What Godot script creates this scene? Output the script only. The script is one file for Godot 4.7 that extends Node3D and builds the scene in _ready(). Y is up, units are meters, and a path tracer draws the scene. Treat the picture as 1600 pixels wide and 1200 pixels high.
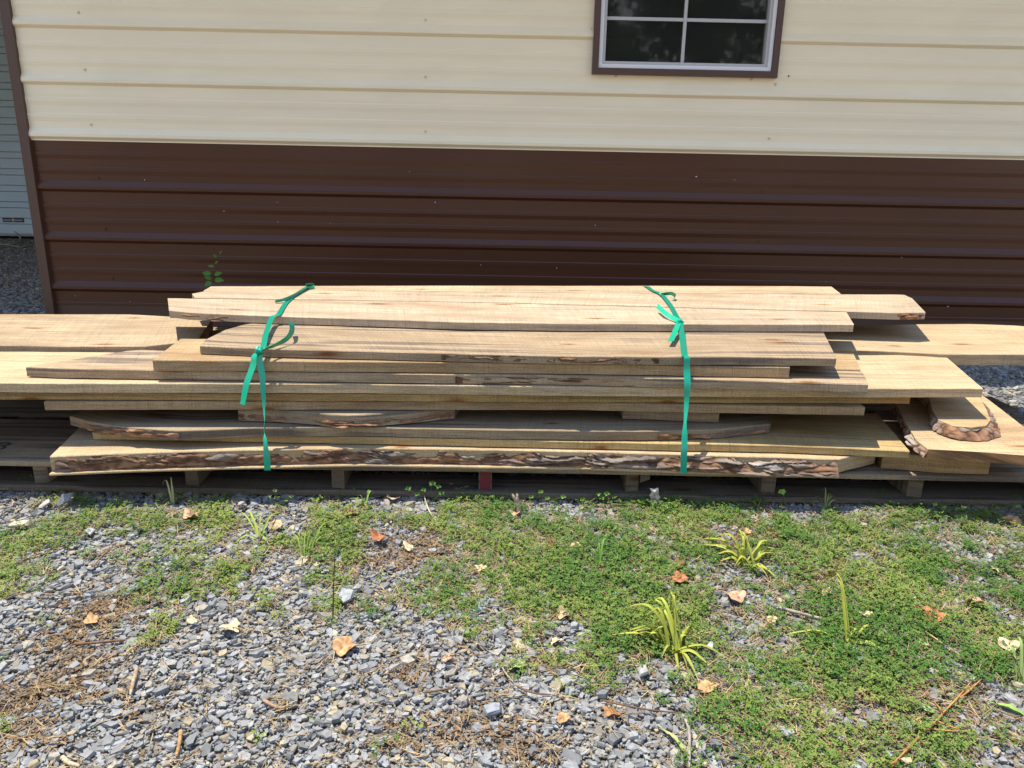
extends Node3D
# Lumber stack on a pallet in front of a two-tone metal shed. Metres, y up.
# The camera stands at x = 0, z = 0; the shed wall runs along x at z = WALL.

const WALL := -4.84
const CAM_H := 1.04
const FOCAL := 1202.0
var right := Vector3.RIGHT
var up := Vector3.UP
var fwd := Vector3.FORWARD
var rng := RandomNumberGenerator.new()
var taken := {}
var M := {}
var nz := FastNoiseLite.new()
var cell := FastNoiseLite.new()

# ---------------------------------------------------------------- placing helpers
func ray(u: float, v: float) -> Vector3:
	return right * ((u - 800.0) / FOCAL) + up * ((600.0 - v) / FOCAL) + fwd

func at_y(u: float, v: float, y: float) -> Vector3:   # where the line of sight meets the level y
	var d := ray(u, v)
	return Vector3(0, CAM_H, 0) + d * ((y - CAM_H) / d.y)

func at_z(u: float, v: float, z: float) -> Vector3:   # where it meets the plane z
	var d := ray(u, v)
	return Vector3(0, CAM_H, 0) + d * (z / d.z)

func G(u: float, v: float, y: float) -> Vector2:
	var p := at_y(u, v, y)
	return Vector2(p.x, p.z)

func to_px(p: Vector3) -> Vector2:
	var q := p - Vector3(0, CAM_H, 0)
	var d := q.dot(fwd)
	if d < 0.05:
		return Vector2(-9999, -9999)
	return Vector2(800.0 + FOCAL * q.dot(right) / d, 600.0 - FOCAL * q.dot(up) / d)

func numbered(called: String) -> String:
	var n: int = taken.get(called, 0)
	taken[called] = n + 1
	return called if n == 0 else "%s_%03d" % [called, n]

func tag(o: Node, label: String, category := "", group := "", kind := "") -> void:
	o.set_meta("label", label)
	if category != "":
		o.set_meta("category", category)
	if group != "":
		o.set_meta("group", group)
	if kind != "":
		o.set_meta("kind", kind)

func thing(called: String, label: String, category: String, at := Vector3.ZERO, group := "") -> Node3D:
	var o := Node3D.new()
	o.name = numbered(called)
	add_child(o)
	o.position = at
	tag(o, label, category, group)
	return o

func part(called: String, mesh: Mesh, mat: Material, parent: Node) -> MeshInstance3D:
	var o := MeshInstance3D.new()
	o.name = called
	o.mesh = mesh
	if mat:
		o.material_override = mat
	parent.add_child(o, true)
	return o

func solo(called: String, mesh: Mesh, mat: Material, label: String, category: String, group := "") -> MeshInstance3D:
	var o := part(numbered(called), mesh, mat, self)
	tag(o, label, category, group)
	return o

func begin() -> SurfaceTool:
	var st := SurfaceTool.new()
	st.begin(Mesh.PRIMITIVE_TRIANGLES)
	st.set_smooth_group(-1)
	return st

func done(st: SurfaceTool) -> ArrayMesh:
	st.generate_normals()
	return st.commit()

func quad(st: SurfaceTool, a: Vector3, b: Vector3, c: Vector3, d: Vector3, ua := Vector2.ZERO, ub := Vector2.ZERO, uc := Vector2.ZERO, ud := Vector2.ZERO) -> void:
	for k in [[a, ua], [b, ub], [c, uc], [a, ua], [c, uc], [d, ud]]:
		st.set_uv(k[1])
		st.add_vertex(k[0])

func box_into(st: SurfaceTool, lo: Vector3, hi: Vector3, s := 1.0, off := Vector2.ZERO) -> void:
	var a := lo
	var b := hi
	var P := func(x, y, z): return Vector3(x, y, z)
	# front (+z), back, top, bottom, left, right
	var q := func(p0: Vector3, p1: Vector3, p2: Vector3, p3: Vector3):
		var w := (p1 - p0).length() * s
		var h := (p3 - p0).length() * s
		var o2: Vector2 = off + Vector2((p0.x + p0.z) * s, (p0.y + p0.z) * s)
		quad(st, p0, p1, p2, p3, o2, o2 + Vector2(w, 0), o2 + Vector2(w, h), o2 + Vector2(0, h))
	q.call(P.call(a.x, b.y, b.z), P.call(b.x, b.y, b.z), P.call(b.x, a.y, b.z), P.call(a.x, a.y, b.z))
	q.call(P.call(b.x, b.y, a.z), P.call(a.x, b.y, a.z), P.call(a.x, a.y, a.z), P.call(b.x, a.y, a.z))
	q.call(P.call(a.x, b.y, a.z), P.call(b.x, b.y, a.z), P.call(b.x, b.y, b.z), P.call(a.x, b.y, b.z))
	q.call(P.call(a.x, a.y, b.z), P.call(b.x, a.y, b.z), P.call(b.x, a.y, a.z), P.call(a.x, a.y, a.z))
	q.call(P.call(a.x, b.y, a.z), P.call(a.x, b.y, b.z), P.call(a.x, a.y, b.z), P.call(a.x, a.y, a.z))
	q.call(P.call(b.x, b.y, b.z), P.call(b.x, b.y, a.z), P.call(b.x, a.y, a.z), P.call(b.x, a.y, b.z))

func box(lo: Vector3, hi: Vector3, s := 1.0) -> ArrayMesh:
	var st := begin()
	box_into(st, lo, hi, s)
	return done(st)

func resample(p: Array, n: int) -> Array:
	var l := [0.0]
	for i in range(1, p.size()):
		l.append(l[-1] + (p[i] - p[i - 1]).length())
	var out := []
	for k in n:
		var d: float = l[-1] * k / (n - 1)
		var i := 1
		while i < p.size() - 1 and l[i] < d:
			i += 1
		var seg: float = max(l[i] - l[i - 1], 1e-6)
		out.append(p[i - 1].lerp(p[i], clamp((d - l[i - 1]) / seg, 0, 1)))
	return out

func smoothed(p: Array, n: int) -> Array:   # Catmull-Rom through the points
	var c := []
	for i in p.size() - 1:
		var p0 = p[max(i - 1, 0)]
		var p3 = p[min(i + 2, p.size() - 1)]
		for k in 8:
			c.append(p[i].cubic_interpolate(p[i + 1], p0, p3, k / 8.0))
	c.append(p[-1])
	return resample(c, n)

# ---------------------------------------------------------------- materials
func mat(col: Color, rough := 0.8, spec := 0.5) -> StandardMaterial3D:
	var m := StandardMaterial3D.new()
	m.albedo_color = col.linear_to_srgb()
	m.roughness = rough
	m.metallic_specular = spec
	m.cull_mode = BaseMaterial3D.CULL_DISABLED
	return m

func noise_bytes(w: int, h: int, sx: float, sy: float, sd: int, oct := 4, freq := 0.02) -> PackedByteArray:
	# noise stretched by sampling a small image and resizing it natively
	var n := FastNoiseLite.new()
	n.seed = sd
	n.noise_type = FastNoiseLite.TYPE_SIMPLEX_SMOOTH
	n.frequency = freq
	n.fractal_octaves = oct
	var im := n.get_seamless_image(int(max(8, w / sx)), int(max(8, h / sy)))
	im.resize(w, h, Image.INTERPOLATE_CUBIC)
	im.convert(Image.FORMAT_L8)
	return im.get_data()

# sawn wood: grain along u, saw lines across it, knots, weather patches. Values are a tint that the board's own colour multiplies.
func wood_textures(sd: int, weather: float, saw: float) -> Array:
	var w := 1024
	var h := 512
	var r := RandomNumberGenerator.new()
	r.seed = sd
	var grain := noise_bytes(w, h, 20.0, 1.0, sd + 1, 4, 0.06)
	var fine := noise_bytes(w, h, 9.0, 1.0, sd + 2, 3, 0.20)
	var patch := noise_bytes(w, h, 4.0, 2.0, sd + 3, 5, 0.012)
	var streak := noise_bytes(w, h, 24.0, 1.0, sd + 4, 5, 0.022)
	var speck := noise_bytes(w, h, 1.0, 1.0, sd + 5, 3, 0.25)
	var cols := PackedFloat32Array()
	cols.resize(w)
	var s := 0.0
	for x in w:
		s = s * 0.35 + r.randf_range(-1, 1) * 0.65
		cols[x] = s * 0.6 + (-1.0 if r.randf() < 0.04 else 0.0)
	var knots := []
	for k in 5:
		knots.append([r.randi_range(60, w - 60), r.randi_range(40, h - 40), r.randf_range(9, 17), r.randf_range(12, 24)])
	var data := PackedByteArray()
	data.resize(w * h * 3)
	var bump := PackedByteArray()
	bump.resize(w * h)
	var i := 0
	for y in h:
		var lean := y / 40
		for x in w:
			var g := (grain[i] - 128) / 128.0
			var f := (fine[i] - 128) / 128.0
			var p := (patch[i] - 128) / 128.0
			var t := (streak[i] - 128) / 128.0
			var c := cols[(x + lean) & 1023] * saw * clampf(0.75 + p * 1.2, 0.15, 1.3)
			var v := 0.87 + g * 0.075 + f * 0.09 + c * 0.078 + p * 0.10 + (speck[i] - 128) * 0.0012
			var stain := clampf((t * 0.9 + p * 0.6 - 0.42 + weather * 0.42) * 2.4, 0.0, 1.0) * (0.30 + 0.45 * weather)
			var red := clampf((g * 0.6 - p * 0.9 - 0.40) * 3.0, 0.0, 1.0) * 0.12
			for k in knots:
				var dx: float = (x - k[0]) / k[3]
				var dy: float = (y - k[1]) / k[2]
				var q: float = dx * dx + dy * dy
				if q < 5.0:
					v -= 0.20 * exp(-q) + 0.04 * sin(q * 5.0) * exp(-q * 0.6)
					red = maxf(red, 0.55 * exp(-q * 1.3))
			var cr := v * (1.0 - stain * 0.52)
			var cg := v * (1.0 - stain * 0.50) * (1.0 - red * 0.42)
			var cb := v * (1.0 - stain * 0.40) * (1.0 - red * 0.70)
			data[i * 3] = int(clampf(cr, 0, 1) * 255)
			data[i * 3 + 1] = int(clampf(cg, 0, 1) * 255)
			data[i * 3 + 2] = int(clampf(cb, 0, 1) * 255)
			bump[i] = int(clampf(0.5 + c * 0.22 + f * 0.2 + g * 0.1, 0, 1) * 255)
			i += 1
	var im := Image.create_from_data(w, h, false, Image.FORMAT_RGB8, data)
	var bi := Image.create_from_data(w, h, false, Image.FORMAT_L8, bump)
	bi.convert(Image.FORMAT_RGBA8)
	bi.bump_map_to_normal_map(2.0)
	return [ImageTexture.create_from_image(im), ImageTexture.create_from_image(bi)]

func wood(tex: Array, col: Color) -> StandardMaterial3D:
	var m := mat(col, 0.85, 0.3)
	m.albedo_texture = tex[0]
	m.normal_enabled = true
	m.normal_texture = tex[1]
	m.normal_scale = 0.6
	return m

func noise_tex(sd: int, freq: float, cols: Array, stops: Array, size := 512, type := FastNoiseLite.TYPE_SIMPLEX_SMOOTH, oct := 5) -> ImageTexture:
	var n := FastNoiseLite.new()
	n.seed = sd
	n.noise_type = type
	n.frequency = freq
	n.fractal_octaves = oct
	var im := n.get_seamless_image(size, size)
	im.convert(Image.FORMAT_L8)
	var src := im.get_data()
	var gr := Gradient.new()
	gr.offsets = PackedFloat32Array(stops)
	gr.colors = PackedColorArray(cols)
	var lut := []
	for k in 256:
		lut.append(gr.sample(k / 255.0).linear_to_srgb())
	var out := PackedByteArray()
	out.resize(size * size * 3)
	for k in size * size:
		var c: Color = lut[src[k]]
		out[k * 3] = c.r8
		out[k * 3 + 1] = c.g8
		out[k * 3 + 2] = c.b8
	return ImageTexture.create_from_image(Image.create_from_data(size, size, false, Image.FORMAT_RGB8, out))

func materials() -> void:
	var fresh := wood_textures(11, 0.12, 1.0)
	var clean := wood_textures(37, 0.0, 0.6)
	var aged := wood_textures(53, 0.62, 0.8)
	M.top = wood(fresh, Color(0.52, 0.40, 0.26))
	M.gold = wood(clean, Color(0.485, 0.36, 0.21))
	M.yellow = wood(fresh, Color(0.46, 0.325, 0.145))
	M.tan = wood(fresh, Color(0.435, 0.305, 0.165))
	M.greyed = wood(aged, Color(0.47, 0.36, 0.24))
	M.brownish = wood(aged, Color(0.43, 0.325, 0.21))
	M.old = wood(aged, Color(0.34, 0.265, 0.175))
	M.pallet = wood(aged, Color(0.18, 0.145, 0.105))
	M.cut = wood(aged, Color(0.46, 0.25, 0.11))
	M.red = mat(Color(0.14, 0.012, 0.02), 0.7)
	M.bark = mat(Color.WHITE, 0.95, 0.2)
	M.bark.vertex_color_use_as_albedo = true
	M.vertex = mat(Color.WHITE, 0.8, 0.25)
	M.vertex.vertex_color_use_as_albedo = true
	M.cream = mat(Color(0.84, 0.765, 0.56), 0.32, 0.5)
	M.brown = mat(Color(0.076, 0.031, 0.017), 0.22, 0.4)
	var film := noise_tex(5, 0.006, [Color(0.955, 0.955, 0.955), Color.WHITE], [0.3, 0.7], 256)
	for m in [M.cream, M.brown]:
		m.albedo_texture = film
		m.uv1_triplanar = true
		m.uv1_world_triplanar = true
		m.uv1_scale = Vector3(0.6, 2.5, 0.6)
	M.screw = mat(Color(0.60, 0.55, 0.43), 0.35, 0.6)
	M.trim = mat(Color(0.075, 0.040, 0.028), 0.4)
	M.white_vinyl = mat(Color(0.72, 0.74, 0.76), 0.4)
	M.grey_vinyl = mat(Color(0.45, 0.46, 0.47), 0.5)
	M.room = mat(Color(0.38, 0.30, 0.21), 0.9)
	M.glass = mat(Color(0.04, 0.045, 0.045, 1.0), 0.03, 0.5)
	M.glass.albedo_color = Color(0.24, 0.26, 0.25, 0.35)
	M.glass.transparency = BaseMaterial3D.TRANSPARENCY_ALPHA
	M.door = mat(Color(0.52, 0.71, 0.85), 0.5)
	M.strap = mat(Color(0.004, 0.37, 0.23), 0.35, 0.5)
	M.strap.backlight_enabled = true
	M.strap.backlight = Color(0.0, 0.15, 0.09)
	M.dirt = mat(Color.WHITE, 0.95, 0.2)
	M.dirt.albedo_texture = noise_tex(9, 0.03, [Color(0.07, 0.055, 0.04), Color(0.17, 0.14, 0.105), Color(0.24, 0.21, 0.17), Color(0.12, 0.12, 0.12)], [0.2, 0.45, 0.6, 0.8], 1024)
	M.dirt.uv1_triplanar = true
	M.dirt.uv1_world_triplanar = true
	M.dirt.uv1_scale = Vector3(1.7, 1.7, 1.7)
	M.stone = mat(Color.WHITE, 0.75, 0.35)
	M.stone.vertex_color_use_as_albedo = true
	M.stone.albedo_texture = noise_tex(19, 0.02, [Color(0.7, 0.7, 0.7), Color.WHITE], [0.3, 0.7], 256)
	M.stone.uv1_triplanar = true
	M.stone.uv1_world_triplanar = true
	M.stone.uv1_scale = Vector3(9, 9, 9)
	M.leaf = mat(Color.WHITE, 0.6, 0.3)
	M.leaf.vertex_color_use_as_albedo = true
	M.leaf.backlight_enabled = true
	M.leaf.backlight = Color(0.08, 0.11, 0.02)
	M.dry = mat(Color.WHITE, 0.85, 0.2)
	M.dry.vertex_color_use_as_albedo = true
	M.dry.backlight_enabled = true
	M.dry.backlight = Color(0.12, 0.07, 0.03)

# ---------------------------------------------------------------- sawn boards
# front and back are the long edges of the top face as (x, z), both running left to right
func board_mesh(front: Array, back: Array, top: float, thick: float, lift := 0.0, rough := 0.0015, undercut := 0.0) -> ArrayMesh:
	var length: float = max((front[-1] - front[0]).length(), (back[-1] - back[0]).length())
	var n := clampi(int(length / 0.045), 6, 80)
	var f := resample(front, n)
	var b := resample(back, n)
	var o := Vector2(rng.randf() * 3, rng.randf() * 3)
	var st := begin()
	var sl: Array = []
	var uv: Array = []
	var ch := 0.0022
	for i in n:
		var F: Vector2 = f[i]
		var B: Vector2 = b[i]
		var w := (B - F).length()
		var d := (B - F) / maxf(w, 1e-5)
		F += d * nz.get_noise_2d(F.x * 900 + top * 7000, 3.0) * rough * 2.0
		B -= d * nz.get_noise_2d(B.x * 900 + top * 7000, 90.0) * rough * 2.0
		var t := float(i) / (n - 1)
		var y := top + lift * (t - 0.5) + nz.get_noise_2d(F.x * 120, top * 9000) * 0.0012
		var yb := y - thick
		var P := func(s: float, yy: float): 
			var q: Vector2 = F + d * (w * s)
			return Vector3(q.x, yy, q.y)
		var e: float = min(ch / max(w, 0.01), 0.2)
		var u := F.x * 0.5 + o.x
		var uc: float = undercut / max(w, 0.01)
		sl.append([P.call(0, y - ch), P.call(e, y), P.call(0.33, y), P.call(0.67, y), P.call(1.0 - e, y), P.call(1, y - ch), P.call(1, yb), P.call(0.5, yb), P.call(uc, yb)])
		var vv := []
		for s in [-0.002, 0.0, w * 0.33, w * 0.67, w, w + 0.002, w + thick, w * 0.5 - 0.4, -thick]:
			vv.append(Vector2(u, o.y + s * 2.0))
		uv.append(vv)
	for i in n - 1:
		for k in 9:
			var k2 := (k + 1) % 9
			var ud: Vector2 = uv[i][k]
			var uc2: Vector2 = uv[i + 1][k]
			quad(st, sl[i][k2], sl[i + 1][k2], sl[i + 1][k], sl[i][k], uv[i][k2], uv[i + 1][k2], uc2, ud)
	for e in [0, n - 1]:
		var s: Array = sl[e]
		for k in range(1, 8):
			var tri := [s[0], s[k], s[k + 1]]
			if e != 0:
				tri = [s[0], s[k + 1], s[k]]
			for p in tri:
				st.set_uv(Vector2(o.x + p.y * 0.5, o.y + p.z * 2.0))
				st.add_vertex(p)
	return done(st)

func board(label: String, front: Array, back: Array, top: float, thick: float, m: Material, group := "", lift := 0.0, called := "sawn_board") -> MeshInstance3D:
	m = m.duplicate()      # no two planks have quite the same colour
	var h := rng.randf_range(-0.04, 0.05)
	var k := rng.randf_range(0.93, 1.05)
	var c: Color = m.albedo_color
	m.albedo_color = Color(c.r * k, c.g * k * (1.0 + h * 0.3), c.b * k * (1.0 + h))
	return solo(called, board_mesh(front, back, top, thick - 0.0028, lift), m, label, "board", group)   # sawn boards never lie quite tight

func shift(p: Array, dz: float, dl := 0.0, dr := 0.0) -> Array:
	var o := []
	for i in p.size():
		var t := float(i) / (p.size() - 1)
		o.append(p[i] + Vector2(lerp(dl, dr, t), dz))
	return o

# bark along an edge: line of (x, z), outward side given by the normal turned towards +z
var plates := FastNoiseLite.new()
func bark_mesh(line: Array, top: float, bottom: float, bulge: float, sd: float, flip := 1.0, pale := 0.3, slope := 0.0, along := 7.0, across := 85.0, tone := 1.0, flare := -1.0) -> ArrayMesh:
	var length := 0.0
	for i in range(1, line.size()):
		length += (line[i] - line[i - 1]).length()
	var n: int = clampi(int(length / 0.004), 12, 640)
	var p := smoothed(line, n)
	var rows := 14
	var st := begin()
	var pos := []
	var col := []
	for i in n:
		var t: Vector2 = (p[min(i + 1, n - 1)] - p[max(i - 1, 0)]).normalized()
		var nrm := Vector2(-t.y, t.x) * flip
		var s := length * i / (n - 1)
		var sl: float = slope if flare < 0.0 else slope * lerpf(0.22, 1.0, smoothstep(flare, flare + 0.2, s / length)) * lerpf(1.0, 0.45, smoothstep(0.82, 1.0, s / length) if flare < 0.5 else 0.0)
		var endf: float = clamp(min(s, length - s) / 0.03, 0.0, 1.0)
		var a := []
		var c := []
		for k in rows:
			var v := float(k) / (rows - 1)
			var rag := (nz.get_noise_2d(s * 900 + sd * 23, 5.0) + 0.25) * (top - bottom) * 0.45
			var y: float = lerp(top - maxf(rag, 0.0), bottom + maxf(-rag, 0.0) * 0.5, v)
			var wob := nz.get_noise_2d(s * 420 + sd * 11, y * 1500 + 7)
			var cr := cell.get_noise_2d(s * along + sd * 50 + wob * 0.9, y * across + sd * 3 + wob * 1.6 + s * 2.5)
			var cv := plates.get_noise_2d(s * along + sd * 50 + wob * 0.9, y * across + sd * 3 + wob * 1.6 + s * 2.5) * 0.5 + 0.5
			var big := nz.get_noise_2d(s * 260 + sd * 90, y * 700)
			var sm := nz.get_noise_2d(s * 1500 + sd * 70, y * 2600)
			var plate := clampf((cr + 1.0) * 1.6, 0.0, 1.0)
			var prof := sin(PI * clampf(v * 0.9 + 0.08, 0, 1))
			var off: float = (bulge * prof * (0.55 + 0.45 * big) + plate * (0.002 + 0.014 * cv * clampf(0.35 + s / length, 0, 1)) + sm * 0.004 - 0.006) * endf - 0.002 + sl * v
			if k == 0 or k == rows - 1:
				off = min(off, 0.002 + sl * v)
			var q: Vector2 = p[i] + nrm * off
			a.append(Vector3(q.x, y + big * 0.004 * prof, q.y))
			var base := Color(0.14, 0.075, 0.045).lerp(Color(0.30, 0.175, 0.105), clampf(sm * 1.5 + 0.5, 0, 1))
			var age: float = clampf(pale + (s / length - 0.5) * 0.5 + nz.get_noise_2d(s * 60 + sd * 31, 40) * 0.6, 0.0, 1.0)
			var g: float = clampf((cv + age - 0.85) * 5.0, 0, 1) * clampf(plate * 1.6, 0, 1)
			c.append(tone * base.lerp(Color(0.20, 0.165, 0.14).lerp(Color(0.40, 0.37, 0.33), clampf((age - 0.5) * 2.0 + wob, 0, 1)), g).lerp(Color(0.05, 0.03, 0.02), (1.0 - clampf(plate * 4.0, 0, 1)) * 0.75))
		pos.append(a)
		col.append(c)
	for i in n - 1:
		for k in rows - 1:
			for e in [[i, k], [i + 1, k], [i + 1, k + 1], [i, k], [i + 1, k + 1], [i, k + 1]]:
				st.set_color(col[e[0]][e[1]])
				st.add_vertex(pos[e[0]][e[1]])
	return done(st)

# ---------------------------------------------------------------- the shed
func siding_profile(y0: float, y1: float, rib_at: float) -> Array:
	# (y, depth) pairs going down; rib_at is the lower outer corner of one major rib, 0.3048 apart
	var pts := []
	var k := int(ceil((y1 - rib_at) / 0.3048)) + 1
	while true:
		var r := rib_at + k * 0.3048
		if r + 0.08 < y0 - 0.4:
			break
		pts.append_array([Vector2(r + 0.050, 0.0), Vector2(r + 0.022, 0.017), Vector2(r + 0.019, 0.019), Vector2(r + 0.003, 0.019), Vector2(r, 0.0175), Vector2(r - 0.014, 0.001), Vector2(r - 0.016, 0.0)])
		for m in [-0.098, -0.188]:
			var c: float = r + m
			pts.append_array([Vector2(c + 0.017, 0.0), Vector2(c + 0.0115, 0.0036), Vector2(c - 0.006, 0.0036), Vector2(c - 0.030, 0.0)])
		k -= 1
	# clip to y0..y1
	var out := []
	for i in pts.size() - 1:
		var a: Vector2 = pts[i]
		var b: Vector2 = pts[i + 1]
		if a.y > 100:
			continue
		if b.x > y1 or a.x < y0:
			continue
		var p := a
		var q := b
		if a.x > y1:
			p = a.lerp(b, (a.x - y1) / (a.x - b.x))
		if b.x < y0:
			q = a.lerp(b, (a.x - y0) / (a.x - b.x))
		if out.is_empty():
			out.append(p)
		out.append(q)
	return out

func siding(x0: float, x1: float, y0: float, y1: float, rib: float, dz := 0.0) -> ArrayMesh:
	var pr := siding_profile(y0, y1, rib)
	var st := begin()
	var n := clampi(int((x1 - x0) / 0.25), 1, 60)
	for j in n:
		var xa: float = lerp(x0, x1, float(j) / n)
		var xb: float = lerp(x0, x1, float(j + 1) / n)
		for i in pr.size() - 1:
			var a: Vector2 = pr[i]
			var b: Vector2 = pr[i + 1]
			var W := func(x: float, p: Vector2):
				return Vector3(x, p.x, WALL + dz + p.y + nz.get_noise_2d(x * 45, p.x * 25) * 0.0010)
			quad(st, W.call(xa, a), W.call(xb, a), W.call(xb, b), W.call(xa, b))
	return done(st)

func frame_rect(st: SurfaceTool, x0: float, y0: float, x1: float, y1: float, w: float, z0: float, z1: float) -> void:
	box_into(st, Vector3(x0, y0, z0), Vector3(x0 + w, y1, z1))
	box_into(st, Vector3(x1 - w, y0, z0), Vector3(x1, y1, z1))
	box_into(st, Vector3(x0 + w, y0, z0), Vector3(x1 - w, y0 + w, z1))
	box_into(st, Vector3(x0 + w, y1 - w, z0), Vector3(x1 - w, y1, z1))

func screw_mesh() -> ArrayMesh:
	var st := begin()
	for ring in [[0.0085, 0.0, 0.0085, 0.0022], [0.0055, 0.0022, 0.0045, 0.0065]]:
		for k in 8:
			var a := TAU * k / 8
			var b := TAU * (k + 1) / 8
			var P := func(r: float, an: float, z: float): return Vector3(r * cos(an), r * sin(an), z)
			quad(st, P.call(ring[0], a, ring[1]), P.call(ring[2], a, ring[3]), P.call(ring[2], b, ring[3]), P.call(ring[0], b, ring[1]))
			st.add_vertex(Vector3(0, 0, ring[3]))
			st.add_vertex(P.call(ring[2], b, ring[3]))
			st.add_vertex(P.call(ring[2], a, ring[3]))
	return done(st)

func build_shed() -> void:
	var X0 := -2.84
	var X1 := 6.4
	var EAVE := 2.9
	var t := thing("shed", "long metal shed with cream siding over dark brown wainscot", "shed")
	# window opening
	var wx0 := 0.522
	var wx1 := 1.540
	var wy0 := 1.578
	var wy1 := 2.50
	var rib := 1.140
	for r in [[X0, wx0, 1.118, EAVE], [wx1, X1, 1.118, EAVE], [wx0, wx1, 1.118, wy0], [wx0, wx1, wy1, EAVE]]:
		part("cream_siding", siding(r[0], r[1], r[2], r[3], rib, 0.004), M.cream, t)
	part("brown_siding", siding(X0, X1, 0.128, 1.128, 0.837), M.brown, t)
	part("base_trim", box(Vector3(X0, 0.0, WALL - 0.03), Vector3(X1, 0.126, WALL - 0.004)), M.trim, t)
	# corner trim: an angle with a flat front and a side leg
	var st := begin()
	box_into(st, Vector3(X0 - 0.054, 0.02, WALL - 0.10), Vector3(X0 + 0.002, EAVE, WALL + 0.030))
	part("corner_trim", done(st), M.trim, t)
	part("side_wall", box(Vector3(X0 - 0.03, 0.0, WALL - 7.0), Vector3(X0 + 0.02, EAVE, WALL - 0.11)), M.cream, t)
	part("side_wall", box(Vector3(X1 - 0.02, 0.0, WALL - 7.0), Vector3(X1 + 0.03, EAVE, WALL - 0.01)), M.cream, t)
	part("rear_wall", box(Vector3(X0, 0.0, WALL - 7.05), Vector3(X1, EAVE, WALL - 7.0)), M.cream, t)
	part("inner_floor", box(Vector3(X0 + 0.03, 0.02, WALL - 6.99), Vector3(X1 - 0.03, 0.12, WALL - 0.14)), M.room, t)
	var lin := begin()
	box_into(lin, Vector3(X0 + 0.03, 0.13, WALL - 0.13), Vector3(wx0, EAVE - 0.02, WALL - 0.06))
	box_into(lin, Vector3(wx1, 0.13, WALL - 0.13), Vector3(X1 - 0.03, EAVE - 0.02, WALL - 0.06))
	box_into(lin, Vector3(wx0, 0.13, WALL - 0.13), Vector3(wx1, wy0, WALL - 0.06))
	box_into(lin, Vector3(wx0, wy1, WALL - 0.13), Vector3(wx1, EAVE - 0.02, WALL - 0.06))
	box_into(lin, Vector3(X0 + 0.03, EAVE - 0.10, WALL - 6.98), Vector3(X1 - 0.03, EAVE - 0.06, WALL - 0.14))
	part("inner_lining", done(lin), M.room, t)
	# roof with its deep eave, which shades the strip of ground along the wall
	var rf := begin()
	var e := WALL + 0.80
	var ridge := Vector2(WALL - 3.5, EAVE + 1.3)
	for s in [[Vector2(e, EAVE - 0.02), ridge], [ridge, Vector2(WALL - 7.6, EAVE - 0.02)]]:
		var a: Vector2 = s[0]
		var b: Vector2 = s[1]
		for d in [0.0, 0.06]:
			quad(rf, Vector3(X0 - 0.3, b.y + d, b.x), Vector3(X1 + 0.3, b.y + d, b.x), Vector3(X1 + 0.3, a.y + d, a.x), Vector3(X0 - 0.3, a.y + d, a.x))
	quad(rf, Vector3(X0 - 0.3, EAVE + 0.04, e), Vector3(X1 + 0.3, EAVE + 0.04, e), Vector3(X1 + 0.3, EAVE - 0.02, e), Vector3(X0 - 0.3, EAVE - 0.02, e))
	part("roof", done(rf), M.trim, t)
	part("soffit", box(Vector3(X0 - 0.28, EAVE - 0.05, WALL + 0.03), Vector3(X1 + 0.28, EAVE - 0.03, e - 0.01)), M.white_vinyl, t)
	# window
	var win := Node3D.new()
	win.name = "window"
	t.add_child(win)
	var z := WALL
	var f1 := begin()
	frame_rect(f1, 0.489, 1.548, 1.573, 2.53, 0.036, z - 0.02, z + 0.040)
	part("window_casing", done(f1), M.trim, win)
	var f2 := begin()
	frame_rect(f2, 0.527, 1.586, 1.535, 2.49, 0.020, z - 0.06, z + 0.026)
	part("window_frame", done(f2), M.white_vinyl, win)
	var f3 := begin()
	frame_rect(f3, 0.5475, 1.6065, 1.5145, 2.47, 0.017, z - 0.05, z + 0.012)
	part("window_sash", done(f3), M.grey_vinyl, win)
	part("muntin", box(Vector3(1.012, 1.624, z - 0.026), Vector3(1.030, 2.452, z - 0.012)), M.grey_vinyl, win)
	for yy in [1.848, 2.06, 2.27]:
		part("muntin", box(Vector3(0.565, yy, z - 0.025), Vector3(1.011, yy + 0.018, z - 0.013)), M.grey_vinyl, win)
		part("muntin", box(Vector3(1.031, yy, z - 0.025), Vector3(1.4965, yy + 0.018, z - 0.013)), M.grey_vinyl, win)
	for xx in [[0.562, 1.021], [1.021, 1.499]]:
		for yy in [[1.622, 1.857], [1.857, 2.069], [2.069, 2.279], [2.279, 2.455]]:
			var pb := begin()
			quad(pb, Vector3(xx[0], yy[1], z - 0.030), Vector3(xx[1], yy[1], z - 0.030), Vector3(xx[1], yy[0], z - 0.030), Vector3(xx[0], yy[0], z - 0.030))
			part("pane", done(pb), M.glass, win)
	# screws
	var sm := screw_mesh()
	var cols := [at_z(122, 25, z).x, at_z(663, 37, z).x, at_z(1205, 180, z).x, 3.45]
	for x in cols:
		for k in 3:
			if x > 0.45 and x < 1.62 and k == 2:
				continue
			part("screw", sm, M.screw, t).position = Vector3(x + 0.004 * k, rib + 0.3048 * k + 0.072, z + 0.005)
		for k in 3:
			part("screw", sm, M.brown, t).position = Vector3(x + 0.006 * k, 0.837 - 0.3035 * k + 0.068, z + 0.001)
	var fleck := mat(Color(0.55, 0.52, 0.46), 0.8)
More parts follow.
